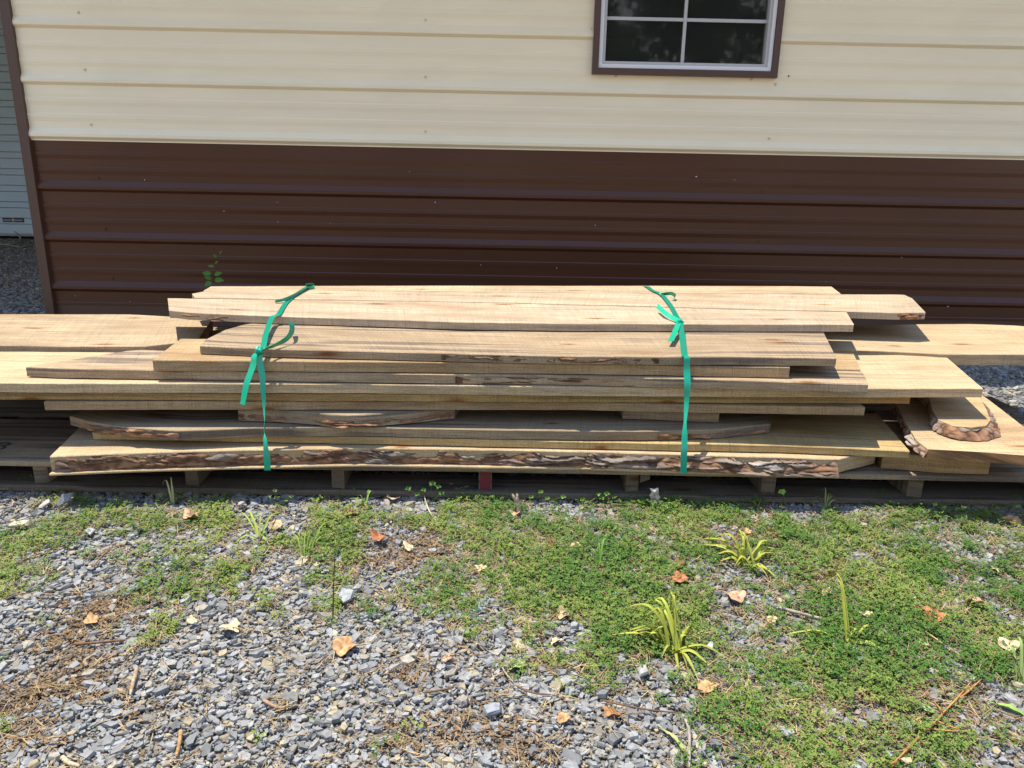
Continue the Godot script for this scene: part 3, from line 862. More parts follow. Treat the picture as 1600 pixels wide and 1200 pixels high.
func axis(lo: float, hi: float, step: float, far: float) -> Array:
	var a := []
	var v := lo
	while v < hi + 1e-4:
		a.append(v)
		v += step
	var s := step
	v = hi
	while v < far:
		s *= 1.5
		v += s
		a.append(v)
	s = step
	v = lo
	while v > -far:
		s *= 1.5
		v -= s
		a.push_front(v)
	return a

func build_ground() -> void:
	var xs := axis(-2.6, 3.0, 0.03, 180.0)
	var zs := axis(-4.6, -0.6, 0.03, 180.0)
	var v := PackedVector3Array()
	var idx := PackedInt32Array()
	for z in zs:
		for x in xs:
			v.append(Vector3(x, ground_y(x, z), z))
	var w := xs.size()
	for j in zs.size() - 1:
		for i in w - 1:
			var a := j * w + i
			idx.append_array([a, a + 1, a + w + 1, a, a + w + 1, a + w])
	var arr := []
	arr.resize(Mesh.ARRAY_MAX)
	arr[Mesh.ARRAY_VERTEX] = v
	arr[Mesh.ARRAY_INDEX] = idx
	var m := ArrayMesh.new()
	m.add_surface_from_arrays(Mesh.PRIMITIVE_TRIANGLES, arr)
	var st := SurfaceTool.new()
	st.create_from(m, 0)
	st.generate_normals()
	var o := part("ground", st.commit(), M.dirt, self)
	tag(o, "dirt ground beneath the gravel and clover", "", "", "structure")

# how much grows at a spot, 0 to 1: worked out from patches laid down along the ground
var patches := []
func growth(x: float, z: float) -> float:
	var p := to_px(Vector3(x, 0, z))
	var n := nz.get_noise_2d(x * 260, z * 260) * 0.75 + nz.get_noise_2d(x * 900, z * 900) * 0.45
	var s := -0.75
	for b in patches:
		var dx: float = (p.x - b[0]) / b[2]
		var dy: float = (p.y - b[1]) / b[3]
		s = max(s, b[4] * (1.15 - sqrt(dx * dx + dy * dy)))
	for b in bare:
		var dx: float = (p.x - b[0]) / b[2]
		var dy: float = (p.y - b[1]) / b[3]
		s -= b[4] * clampf(1.2 - (dx * dx + dy * dy), 0, 1)
	return clampf(s * 0.95 + n * 1.25 + 0.03, 0, 1)
var bare := []

func stone_mesh(sd: int) -> ArrayMesh:
	var r := RandomNumberGenerator.new()
	r.seed = sd
	var n := r.randi_range(4, 5)
	var st := begin()
	var lo := []
	var hi := []
	var mid := []
	var th := r.randf_range(0.09, 0.26)
	var lean := Vector2(r.randf_range(-0.25, 0.25), r.randf_range(-0.25, 0.25))
	var asp := r.randf_range(0.42, 0.85)
	for k in n:
		var a := TAU * (k + r.randf_range(-0.32, 0.32)) / n
		var q := Vector2(cos(a), sin(a) * asp) * r.randf_range(0.42, 0.58)
		mid.append(Vector3(q.x, r.randf_range(-0.3, 0.3) * th, q.y))
		var i := q * r.randf_range(0.78, 0.97)
		hi.append(Vector3(i.x, th * (0.8 + lean.dot(i)) , i.y))
		lo.append(Vector3(i.x * 0.8, -th, i.y * 0.8))
	for k in n:
		var j := (k + 1) % n
		# counter in plan runs x -> z, so this order faces outwards
		quad(st, hi[k], hi[j], mid[j], mid[k])
		quad(st, mid[k], mid[j], lo[j], lo[k])
	for k in range(1, n - 1):
		for p in [hi[0], hi[k + 1], hi[k]]:
			st.add_vertex(p)
	return done(st)

func scatter(called: String, meshes: Array, lists: Array, m: Material, label: String, category: String) -> void:
	var root := Node3D.new()
	root.name = numbered(called)
	add_child(root)
	tag(root, label, category, "", "stuff")
	for i in meshes.size():
		var l: Array = lists[i]
		if l.is_empty():
			continue
		var mm := MultiMesh.new()
		mm.transform_format = MultiMesh.TRANSFORM_3D
		mm.use_colors = true
		mm.mesh = meshes[i]
		mm.instance_count = l.size()
		for k in l.size():
			mm.set_instance_transform(k, l[k][0])
			mm.set_instance_color(k, l[k][1])
		var o := MultiMeshInstance3D.new()
		o.name = called + "_scatter"
		o.multimesh = mm
		o.material_override = m
		o.set_meta("kind", "stuff")
		root.add_child(o, true)

func slate() -> Color:
	var q := rng.randf()
	if q < 0.80:
		var g := rng.randf_range(0.16, 0.33)
		return Color(g * 0.97, g * 1.0, g * rng.randf_range(0.98, 1.05))
	if q < 0.93:
		var g := rng.randf_range(0.22, 0.34)
		return Color(g, g * 0.93, g * 0.80)
	var g := rng.randf_range(0.30, 0.42)
	return Color(g, g * 0.86, g * 0.58)

func in_sight(x: float, z: float, m: float) -> bool:
	var p := to_px(Vector3(x, 0, z))
	return p.x > -m and p.x < 1600 + m and p.y < 1200 + m and p.y > 0

func build_gravel() -> void:
	var meshes := []
	var lists := []
	for k in 14:
		meshes.append(stone_mesh(100 + k))
		lists.append([])
	var put := func(x: float, z: float, s: float, flat := 1.0):
		var b := Basis(Vector3.UP, rng.randf() * TAU)
		b = Basis(Vector3(1, 0, 0), rng.randfn(0, 0.20) * flat) * Basis(Vector3(0, 0, 1), rng.randfn(0, 0.20) * flat) * b
		b = b.scaled(Vector3(s, s, s))
		lists[rng.randi() % 14].append([Transform3D(b, Vector3(x, ground_y(x, z) + rng.randf_range(0.0, 0.008) + s * 0.06, z)), slate()])
	var n := 165000
	for i in n:
		var x := rng.randf_range(-2.3, 2.5)
		var z := rng.randf_range(-2.50, -0.78)
		var far := not in_sight(x, z, 130)
		if far and rng.randf() < 0.75:
			continue
		var g := growth(x, z)
		var big := rng.randf() < 0.46
		if rng.randf() < g * 0.86:
			continue
		# litter patches, lower left: fewer stones
		var p := to_px(Vector3(x, 0, z))
		var lit := mulch(p.x, p.y, x, z)
		if rng.randf() < lit * 0.40:
			continue
		if z < -2.28 and rng.randf() < 0.5:
			continue
		var s := 0.0
		if big:
			s = clampf(exp(rng.randfn(log(0.0160), 0.38)), 0.009, 0.042)
		else:
			s = rng.randf_range(0.005, 0.011)
		put.call(x, z, s)
	# strip between stack and shed on the right, and beyond the shed's corner on the left
	for i in 26000:
		var x := rng.randf_range(1.5, 3.6)
		var z := rng.randf_range(-4.75, -2.35)
		if in_sight(x, z, 100):
			put.call(x, z, clampf(exp(rng.randfn(log(0.023), 0.4)), 0.010, 0.05))
	for i in 26000:
		var z := rng.randf_range(-9.9, -4.2)
		var x := rng.randf_range(-6.6, -2.95)
		var p := to_px(Vector3(x, 0, z))
		if p.x > -60:
			put.call(x, z, clampf(exp(rng.randfn(log(0.028), 0.4)), 0.012, 0.06))
	scatter("gravel", meshes, lists, M.stone, "grey slate gravel covering the ground", "gravel")

func mulch(u: float, v: float, x: float, z: float) -> float:
	var n := nz.get_noise_2d(x * 300 + 500, z * 300) * 0.8
	var s := -1.0
	for b in [[40, 990, 90, 40, 0.42], [90, 1060, 100, 40, 0.36], [60, 1150, 60, 45, 0.5], [150, 950, 130, 30, 0.6], [1000, 1085, 110, 30, 0.45], [770, 1130, 90, 50, 0.25], [650, 1050, 60, 25, 0.5], [640, 860, 90, 30, 0.6], [1180, 840, 60, 25, 0.9], [1300, 900, 60, 25, 0.9], [1460, 1100, 110, 70, 0.7], [1150, 960, 60, 40, 0.6]]:
		var dx: float = (u - b[0]) / b[2]
		var dy: float = (v - b[1]) / b[3]
		s = max(s, b[4] * (1.2 - sqrt(dx * dx + dy * dy)))
	return clampf(s + n, 0, 1)

func leaflet(st: SurfaceTool, at: Vector3, dir: Vector3, l: float, w: float, c: Color) -> void:
	var side := dir.cross(Vector3.UP).normalized() * w * 0.5
	var tip := at + dir * l + Vector3(0, -l * 0.15, 0)
	var mid := at + dir * l * 0.55 + Vector3(0, l * 0.06, 0)
	for tri in [[at, mid + side - Vector3(0, -w * 0.15, 0), mid], [at, mid, mid - side + Vector3(0, w * 0.15, 0)], [mid + side + Vector3(0, w * 0.15, 0), tip, mid], [mid, tip, mid - side + Vector3(0, w * 0.15, 0)]]:
		for p in tri:
			st.set_color(c)
			st.add_vertex(p)

func clover_mesh(sd: int) -> ArrayMesh:
	var r := RandomNumberGenerator.new()
	r.seed = sd
	var st := begin()
	for k in 13:
		var a := r.randf() * TAU
		var d := r.randf_range(0.002, 0.020)
		var h := r.randf_range(0.003, 0.027)
		var c := Vector3(cos(a) * d, h, sin(a) * d)
		var g := r.randf_range(0.75, 1.2)
		var col := Color(g * r.randf_range(0.8, 1.2), g, g)
		var a0 := r.randf() * TAU
		var l := r.randf_range(0.0026, 0.0064)
		for j in 3:
			var b := a0 + TAU * j / 3
			leaflet(st, c, Vector3(cos(b), r.randf_range(-0.4, 0.5), sin(b)).normalized(), l, l * 0.85, col)
	return done(st)

func blade_strip(st: SurfaceTool, base: Vector3, dir: Vector3, l: float, w: float, bend: float, rise: float, c: Color, seg := 4, fold := 0.0) -> void:
	var side := Vector3(-dir.z, 0, dir.x).normalized()
	var prev := []
	for k in seg + 1:
		var t := float(k) / seg
		var ang := rise - bend * t
		var p: Vector3 = base
		if k > 0:
			var am := rise - bend * (t - 0.5 / seg)
			p = prev[3] + (dir * cos(am) + Vector3.UP * sin(am)) * (l / seg)
		var ww: float = w * 0.5 * (1.0 - pow(t, 2.2)) * (0.7 + 0.3 * min(t * 4.0, 1.0)) + 0.0002
		var nrm := (Vector3.UP * cos(ang) - dir * sin(ang))
		var cur := [p - side * ww + nrm * ww * fold, p, p + side * ww + nrm * ww * fold, p]
		if k > 0:
			for q in [[prev[0], cur[0], cur[1], prev[1]], [prev[1], cur[1], cur[2], prev[2]]]:
				for v in [q[0], q[1], q[2], q[0], q[2], q[3]]:
					st.set_color(c)
					st.add_vertex(v)
		prev = cur

func tuft_mesh(sd: int, n: int, l0: float, l1: float, w: float, flat: float) -> ArrayMesh:
	var r := RandomNumberGenerator.new()
	r.seed = sd
	var st := begin()
	for k in n:
		var a := r.randf() * TAU
		var g := r.randf_range(0.7, 1.25)
		blade_strip(st, Vector3(r.randf_range(-0.008, 0.008), 0, r.randf_range(-0.008, 0.008)), Vector3(cos(a), 0, sin(a)), r.randf_range(l0, l1), w * r.randf_range(0.7, 1.2), r.randf_range(0.3, 1.3), r.randf_range(0.15, 1.3) * flat, Color(g, g, g), 3)
	return done(st)

func straw_mesh(sd: int) -> ArrayMesh:
	var r := RandomNumberGenerator.new()
	r.seed = sd
	var st := begin()
	for k in 6:
		var a := r.randf() * TAU
		var g := r.randf_range(0.6, 1.2)
		blade_strip(st, Vector3(r.randf_range(-0.015, 0.015), 0.003 + r.randf() * 0.006, r.randf_range(-0.015, 0.015)), Vector3(cos(a), 0, sin(a)), r.randf_range(0.012, 0.045), 0.0016, r.randf_range(-0.5, 0.5), r.randf_range(-0.05, 0.3), Color(g, g, g), 2)
	return done(st)

func chip_mesh(sd: int) -> ArrayMesh:
	var r := RandomNumberGenerator.new()
	r.seed = sd
	var st := begin()
	for k in 5:
		var a := r.randf() * TAU
		var g := r.randf_range(0.6, 1.3)
		var b := Basis(Vector3.UP, a) * Basis(Vector3.RIGHT, r.randf_range(-0.4, 0.4))
		var l := r.randf_range(0.003, 0.010)
		var w := r.randf_range(0.0008, 0.0026)
		var c := Vector3(r.randf_range(-0.014, 0.014), 0.003 + r.randf() * 0.005, r.randf_range(-0.014, 0.014))
		for q in [[Vector3(-l, 0, -w), Vector3(l, 0.001, -w * 0.4), Vector3(l * 0.8, 0, w), Vector3(-l, 0.001, w * 0.6)]]:
			for v in [q[0], q[1], q[2], q[0], q[2], q[3]]:
				st.set_color(Color(g, g, g))
				st.add_vertex(c + b * v)
	return done(st)

func build_growth() -> void:
	patches = [[1120, 850, 480, 90, 1.0], [1400, 900, 330, 130, 1.0], [900, 910, 240, 120, 1.0], [1010, 990, 230, 75, 0.95], [1330, 1040, 280, 120, 1.0], [1340, 1140, 150, 60, 0.9], [1500, 1150, 170, 90, 0.75], [1100, 1050, 120, 40, 0.4], [1250, 1180, 60, 30, 0.5],
		[760, 830, 110, 55, 0.8], [500, 838, 110, 50, 0.6], [560, 800, 150, 25, 0.55], [345, 820, 90, 40, 0.45], [205, 825, 85, 32, 0.34], [190, 878, 80, 26, 0.28], [60, 850, 130, 46, 0.24], [20, 890, 80, 36, 0.26], [280, 860, 200, 60, 0.2], [600, 890, 60, 30, 0.3], [620, 920, 120, 30, 0.25], [820, 1025, 80, 30, 0.6]]
	bare = [[620, 850, 70, 35, 0.9], [1170, 835, 60, 28, 0.7], [1285, 900, 45, 28, 0.7], [1360, 870, 60, 25, 0.3], [900, 1000, 45, 35, 0.8], [880, 960, 35, 18, 0.4], [1120, 985, 50, 35, 0.35], [1450, 830, 110, 25, 0.35], [1490, 1100, 70, 50, 0.25], [1290, 800, 160, 18, 0.5], [1180, 1020, 70, 30, 0.2], [650, 790, 60, 20, 0.3]]
	var cl := []
	var cll := []
	for k in 6:
		cl.append(clover_mesh(200 + k))
		cll.append([])
	var gr := []
	var grl := []
	for k in 5:
		gr.append(tuft_mesh(300 + k, 11, 0.014, 0.042, 0.0017, 0.7))
		grl.append([])
	var sw := []
	var swl := []
	for k in 5:
		sw.append(straw_mesh(400 + k))
		swl.append([])
	var ch := []
	var chl := []
	for k in 5:
		ch.append(chip_mesh(500 + k))
		chl.append([])
	var xf := func(x: float, z: float, s: float, up_by: float):
		return Transform3D(Basis(Vector3.UP, rng.randf() * TAU).scaled(Vector3(s, s * rng.randf_range(0.7, 1.3), s)), Vector3(x, ground_y(x, z) + up_by, z))
	for i in 78000:
		var x := rng.randf_range(-2.0, 2.2)
		var z := rng.randf_range(-2.34, -0.85)
		if not in_sight(x, z, 120):
			continue
		var g := growth(x, z)
		var p := to_px(Vector3(x, 0, z))
		var lush := clampf(nz.get_noise_2d(x * 190 + 900, z * 190) * 1.6 + 0.55, 0, 1)
		if rng.randf() < g:
			var q := rng.randf()
			if q < 0.42:
				var dry := clampf(rng.randfn(0.10, 0.26) + (1.0 - lush) * 0.45 + (0.28 if p.x < 560.0 else 0.0), 0, 1)
				var c := Color(0.048, 0.125, 0.018).lerp(Color(0.20, 0.245, 0.05), dry)
				cll[rng.randi() % 6].append([xf.call(x, z, rng.randf_range(0.7, 1.25), 0.002), c])
			elif q < 0.62:
				var c := Color(0.060, 0.135, 0.022).lerp(Color(0.29, 0.26, 0.09), clampf(rng.randfn(0.30 if p.x > 560.0 else 0.55, 0.28), 0, 1))
				grl[rng.randi() % 5].append([xf.call(x, z, rng.randf_range(0.5, 1.1), 0.0), c])
			elif q < 0.62 + 0.38 * (1.15 - lush):
				var t := rng.randf_range(0.7, 1.2)
				swl[rng.randi() % 5].append([xf.call(x, z, rng.randf_range(0.6, 1.1), 0.004), Color(0.36 * t, 0.28 * t, 0.15 * t)])
		elif rng.randf() < 0.025 + g * 0.35:
			var t := rng.randf_range(0.5, 1.2)
			swl[rng.randi() % 5].append([xf.call(x, z, rng.randf_range(0.6, 1.2), 0.010), Color(0.36 * t, 0.27 * t, 0.15 * t)])
		var mu := mulch(p.x, p.y, x, z)
		if rng.randf() < maxf(mu * 0.75, g * 0.12):
			var t := rng.randf_range(0.5, 1.3)
			chl[rng.randi() % 5].append([xf.call(x, z, rng.randf_range(0.7, 1.4), 0.006), Color(0.20 * t, 0.125 * t, 0.07 * t).lerp(Color(0.34, 0.27, 0.17), rng.randf() * 0.5)])
	scatter("clover", cl, cll, M.leaf, "low green clover and chickweed spreading over the gravel", "clover")
	scatter("grass", gr, grl, M.leaf, "short thin grass among the clover", "grass")
	scatter("dry_straw", sw, swl, M.dry, "dry tan straw bits strewn over the ground", "straw")
	scatter("bark_litter", ch, chl, M.dry, "brown bark crumbs and wood litter in the gravel", "litter")

# ---------------------------------------------------------------- single small things on the ground
func leaf_mesh(sd: int, size: float, c: Color, curl: float) -> ArrayMesh:
	var r := RandomNumberGenerator.new()
	r.seed = sd
	var st := begin()
	st.set_smooth_group(0)
	var n := 22
	var lobes := r.randi_range(3, 5)
	var ph := r.randf() * TAU
	var bend := r.randf() * TAU
	var rings := [0.0, 0.35, 0.7, 1.0]
	var pos := []
	var col := []
	for j in rings.size():
		var a := []
		var b := []
		for k in n:
			var th := TAU * k / n
			var rad: float = 0.5 * (0.82 + 0.10 * cos(lobes * th + ph) + 0.08 * cos((lobes * 2 + 1) * th + ph * 2.0) + 0.06 * sin(9.0 * th + ph)) * rings[j]
			var x := rad * cos(th)
			var z := rad * sin(th) * 0.8
			var d := x * cos(bend) + z * sin(bend)
			var e := -x * sin(bend) + z * cos(bend)
			var y: float = curl * (d * d * 1.6 - e * e * 0.7) + nz.get_noise_2d(x * 220 + sd * 17, z * 220) * 0.16 * curl + 0.02 * sin(th * lobes + ph) * rings[j]
			a.append(Vector3(x, y, z) * size)
			var v: float = 0.72 + 0.35 * abs(cos(lobes * 0.5 * th + ph * 0.5)) + nz.get_noise_2d(x * 500 + sd * 9, z * 500) * 0.8 - 0.06
			b.append(Color(c.r * v, c.g * v, c.b * v))
		pos.append(a)
		col.append(b)
	for j in rings.size() - 1:
		for k in n:
			var k2 := (k + 1) % n
			for e in [[j + 1, k], [j + 1, k2], [j, k2], [j + 1, k], [j, k2], [j, k]]:
				if j == 0 and e[0] == 0 and false:
					continue
				st.set_color(col[e[0]][e[1]])
				st.add_vertex(pos[e[0]][e[1]])
	# stalk
	var s0: Vector3 = pos[0][0]
	var dir := Vector3(cos(ph), 0.0, sin(ph)) * size
	blade_strip(st, s0, dir.normalized(), size * 0.85, size * 0.035, 0.3, 0.12, Color(c.r * 0.6, c.g * 0.5, c.b * 0.5), 4)
	return done(st)

func build_leaves() -> void:
	var tan_ := Color(0.48, 0.34, 0.20)
	var pink := Color(0.46, 0.29, 0.19)
	var orange := Color(0.47, 0.28, 0.14)
	var rust := Color(0.36, 0.15, 0.075)
	var cream := Color(0.58, 0.46, 0.28)
	var brown := Color(0.22, 0.12, 0.065)
	var green := Color(0.26, 0.36, 0.13)
	var list := [
		[142, 967, 30, orange, 0.8, "small orange dry leaf beside brown litter on the gravel"],
		[360, 977, 40, cream, 1.0, "cream dry leaf propped up on bare gravel"],
		[539, 1007, 52, orange, 1.1, "big curled orange leaf lying on open gravel"],
		[592, 838, 32, rust, 1.3, "crumpled reddish leaf in the stony gap near the pallet"],
		[637, 851, 26, cream, 0.5, "flat yellowish leaf beside the crumpled reddish one"],
		[297, 806, 36, pink, 1.4, "crumpled pinkish leaf among sparse clover by the pallet"],
		[432, 818, 30, tan_, 0.8, "tan leaf next to a yellow green tuft by the pallet"],
		[548, 801, 22, brown, 1.2, "small brown leaf standing on edge by the pallet"],
		[614, 777, 26, tan_, 0.7, "tan leaf against the pallet's bottom board"],
		[752, 885, 22, cream, 0.9, "small pale leaf on dense clover"],
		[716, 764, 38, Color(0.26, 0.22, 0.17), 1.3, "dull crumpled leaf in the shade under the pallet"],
		[702, 1033, 26, pink, 1.1, "pinkish leaf where clover gives way to gravel"],
		[862, 847, 26, brown, 1.2, "dark brown leaf curled in the clover"],
		[898, 853, 22, pink, 1.0, "folded pinkish brown leaf deep in the clover"],
		[880, 959, 28, tan_, 1.2, "crumpled tan leaf above a stony pocket in the clover"],
		[870, 1000, 28, cream, 0.8, "pale yellow tan leaf at the edge of a stony pocket"],
		[1062, 905, 40, rust, 0.7, "red brown leaf tilted up from the clover"],
		[1150, 929, 44, pink, 1.0, "broad tan leaf with ragged lobes beside bare soil"],
		[1064, 879, 24, brown, 1.2, "little dark leaf just behind the red brown one"],
		[1043, 934, 22, tan_, 0.9, "small tan leaf between the red brown leaf and a yellow tuft"],
		[1106, 1071, 40, orange, 1.0, "orange tan leaf touching a long yellow blade"],
		[957, 1114, 36, Color(0.34, 0.17, 0.075), 1.0, "warm brown leaf lying on gravel near the twigs"],
		[880, 1126, 26, orange, 1.1, "small orange leaf curled on the gravel"],
		[808, 1041, 38, green, 0.5, "pale green leaf lying on the gravel edge"],
		[1206, 966, 24, tan_, 0.9, "tan leaf beside the straight grey stick"],
		[1288, 921, 30, pink, 1.2, "pinkish crumpled leaf in a bare hollow"],
		[1455, 962, 46, rust, 0.8, "wide rust coloured leaf floating on the grass"],
		[1438, 1001, 30, green, 0.5, "light green leaf in the grass below a rusty one"],
		[1526, 939, 36, pink, 1.3, "twisted reddish leaf in thin dry grass"],
		[1575, 1005, 40, cream, 0.8, "yellow cream leaf beside tall grass"],
		[1351, 961, 24, cream, 0.9, "tiny cream leaf beside a small green leaf"],
		[1369, 953, 22, green, 0.6, "small green oval leaf on the clover"],
		[1553, 886, 20, cream, 0.9, "little pale leaf in dry grass"],
		[1508, 818, 26, tan_, 1.0, "tan leaf on dry ground near the pallet's right part"],
		[1579, 812, 36, orange, 1.2, "orange leaf heap by the pallet's right end"],
		[1415, 1185, 24, tan_, 0.9, "tan leaf on the gravel beneath the pine twig"],
		[1450, 1106, 24, green, 0.6, "yellow green leaf beside the pine twig"],
		[805, 800, 20, pink, 1.0, "small pink tan leaf in clover near the red stringer"],
		[1168, 828, 18, orange, 1.0, "tiny orange leaf on bare tan soil"],
		[300, 967, 22, cream, 0.7, "yellow sliver of leaf on gravel"]]
	for i in list.size():
		var l: Array = list[i]
		var p := at_y(l[0], l[1], 0.012)
		var mpp := (p - Vector3(0, CAM_H, 0)).dot(fwd) / FOCAL
		var size: float = l[2] * mpp * 1.0
		var o := solo("dry_leaf" if l[3] != green else "green_leaf", leaf_mesh(700 + i, size, l[3], l[4] * 0.65), M.dry if l[3] != green else M.leaf, l[5], "leaf", "fallen leaves on the ground")
		o.position = Vector3(p.x, max(ground_y(p.x, p.z), -0.01) + 0.016 + size * 0.05, p.z)
		o.rotation = Vector3(rng.randf_range(-0.1, 0.45), rng.randf() * TAU, rng.randf_range(-0.2, 0.2))

func rod(pts: Array, r0: float, r1: float, c: Color, sd := 0) -> ArrayMesh:
	var n := pts.size() * 5
	var p := smoothed(pts, n)
	var st := begin()
	st.set_smooth_group(0)
	var ring := []
	var m := 6
	for i in n:
		var t: Vector3 = (p[min(i + 1, n - 1)] - p[max(i - 1, 0)]).normalized()
		var a := t.cross(Vector3.UP if abs(t.y) < 0.9 else Vector3.RIGHT).normalized()
		var b := t.cross(a)
		var r: float = lerp(r0, r1, float(i) / (n - 1)) * (1.0 + 0.22 * nz.get_noise_2d(i * 60.0, sd * 91.0))
		if i == 0 or i == n - 1:
			r *= 0.4
		var q := []
		for k in m:
			q.append(p[i] + (a * cos(TAU * k / m) + b * sin(TAU * k / m)) * r)
		ring.append(q)
	for i in n - 1:
		for k in m:
			var k2 := (k + 1) % m
			var v: float = 0.8 + 0.5 * nz.get_noise_2d(i * 130.0 + sd * 50, k * 90.0)
			st.set_color(Color(c.r * v, c.g * v, c.b * v))
			quad(st, ring[i][k], ring[i + 1][k], ring[i + 1][k2], ring[i][k2])
	return done(st)

func lie(u: float, v: float, h := 0.012) -> Vector3:
	var p := at_y(u, v, h)
	return Vector3(p.x, ground_y(p.x, p.z) + h + 0.008, p.z)

func build_twigs() -> void:
	var grey := Color(0.36, 0.32, 0.27)
	var pale := Color(0.55, 0.45, 0.31)
	var brn := Color(0.19, 0.115, 0.07)
	var list := [
		[[[1216, 945], [1262, 957], [1312, 973]], 0.0042, grey, "straight grey stick lying across the clover"],
		[[[663, 773], [670, 795], [682, 813]], 0.0028, pale, "bleached bent twig near the shaded dull leaf"],
		[[[1066, 1112], [1077, 1140], [1077, 1198]], 0.0035, grey, "bent grey twig running down onto the gravel"],
		[[[938, 1095], [1000, 1108], [1066, 1112]], 0.0022, brn, "thin dark twig meeting the bent grey one"],
		[[[112, 1004], [150, 1000], [197, 996]], 0.0034, brn, "brown stick lying on gravel below a small orange leaf"],
		[[[214, 1040], [208, 1062], [203, 1082]], 0.0050, Color(0.42, 0.31, 0.21), "short pale splinter in the lower gravel"],
		[[[282, 1132], [279, 1152], [274, 1172]], 0.0046, Color(0.40, 0.24, 0.11), "short orange brown splinter in the lowest gravel"],
		[[[96, 1180], [108, 1190], [124, 1194]], 0.0050, pale, "stubby curved wood chip in the lower left gravel"],
		[[[952, 786], [975, 787], [1002, 788]], 0.0028, Color(0.30, 0.20, 0.13), "brown stick along the pallet's bottom board"],
		[[[660, 1085], [700, 1078], [712, 1070]], 0.0026, brn, "thin brown twig on gravel where the clover ends"],
		[[[806, 1076], [830, 1088], [862, 1092]], 0.0022, brn, "slender dark root lying over the gravel"],
		[[[781, 1035], [788, 1052], [802, 1070]], 0.0020, grey, "thin grey stem beside the pale green leaf"],
		[[[410, 1088], [432, 1100], [450, 1099]], 0.0038, Color(0.38, 0.25, 0.16), "tan stick half sunk in open gravel"],
		[[[1436, 982], [1480, 1010], [1525, 1040]], 0.0017, Color(0.50, 0.37, 0.18), "long dry straw crossing the grass"],
		[[[145, 885], [160, 868], [178, 852]], 0.0024, Color(0.30, 0.18, 0.10), "reddish brown twig among thin clover"],
		[[[136, 1038], [132, 1030], [143, 1022]], 0.0042, Color(0.34, 0.26, 0.18), "chunky wood splinter in the brown litter"]]
	for i in list.size():
		var l: Array = list[i]
		var pts := []
		for q in l[0]:
			pts.append(lie(q[0], q[1]))
		solo("twig", rod(pts, l[1], l[1] * 0.7, l[2], i), M.vertex, l[3], "twig", "twigs on the ground")
	# upright dark stem
	var b := at_y(520, 968, 0.0)
	solo("dead_stem", rod([Vector3(b.x, 0.0, b.z), at_z(521, 930, b.z), at_z(522, 892, b.z), at_z(524, 862, b.z)], 0.0017, 0.0008, Color(0.12, 0.055, 0.035), 31), M.vertex, "thin dark upright stem standing in the gravel", "stem")
	# forked bleached twig
	var t := thing("forked_twig", "forked bleached twig sticking up by the red stringer", "twig")
	b = at_y(812, 804, 0.0)
	part("prong", rod([Vector3(b.x, 0.0, b.z), at_z(807, 785, b.z), at_z(800, 772, b.z)], 0.0055, 0.0042, pale, 41), M.vertex, t)
	part("prong", rod([Vector3(b.x + 0.004, 0.0, b.z), at_z(809, 786, b.z + 0.002), at_z(808, 771, b.z)], 0.0055, 0.0042, pale, 42), M.vertex, t)
	# pine twig with needles
	t = thing("pine_twig", "rusty pine twig with long needles on thin grass", "twig")
	part("stem", rod([lie(1396, 1188), lie(1430, 1150), lie(1464, 1122), lie(1490, 1096), lie(1530, 1062)], 0.0030, 0.0018, Color(0.42, 0.20, 0.08), 51), M.vertex, t)
	for e in [[1464, 1122, 1515, 1140], [1470, 1116, 1519, 1061], [1474, 1113, 1460, 1098], [1490, 1096, 1535, 1058], [1545, 1045, 1556, 1012], [1450, 1132, 1520, 1138], [1420, 1160, 1385, 1190]]:
		part("needle", rod([lie(e[0], e[1]), lie((e[0] + e[2]) * 0.5 + 2, (e[1] + e[3]) * 0.5, 0.02), lie(e[2], e[3])], 0.0017, 0.0008, Color(0.50, 0.26, 0.09), int(e[0])), M.vertex, t)
	# upright bark chunk
	b = at_y(1027, 788, 0.0)
	var st := begin()
	var c0 := Color(0.42, 0.36, 0.30)
	var hgt: float = at_z(1023, 763, b.z).y
	var prev := []
	for k in 7:
		var q := float(k) / 6
		var w: float = 0.026 * (1.0 - q * 0.45) * (1.0 + 0.25 * sin(k * 2.3))
		var cx: float = b.x - 0.004 - 0.008 * q
		var cur := []
		for e in 8:
			var a := TAU * e / 8
			cur.append(Vector3(cx + cos(a) * w * 0.8 * (1.0 + 0.2 * sin(k * 3.0 + e * 2.0)), hgt * q - 0.004 + 0.004 * sin(e * 2.0 + k), b.z + sin(a) * 0.010))
		if k > 0:
			for e in 8:
				var v := 0.5 + 0.8 * rng.randf()
				st.set_color(Color(c0.r * v, c0.g * v, c0.b * v))
				quad(st, prev[e], cur[e], cur[(e + 1) % 8], prev[(e + 1) % 8])
		prev = cur
	for e in range(1, 7):
		st.set_color(Color(0.75, 0.70, 0.62))
		st.add_vertex(prev[0]); st.add_vertex(prev[e]); st.add_vertex(prev[e + 1])
	solo("bark_chunk", done(st), M.vertex, "grey white bark chunk standing upright against the pallet", "bark")
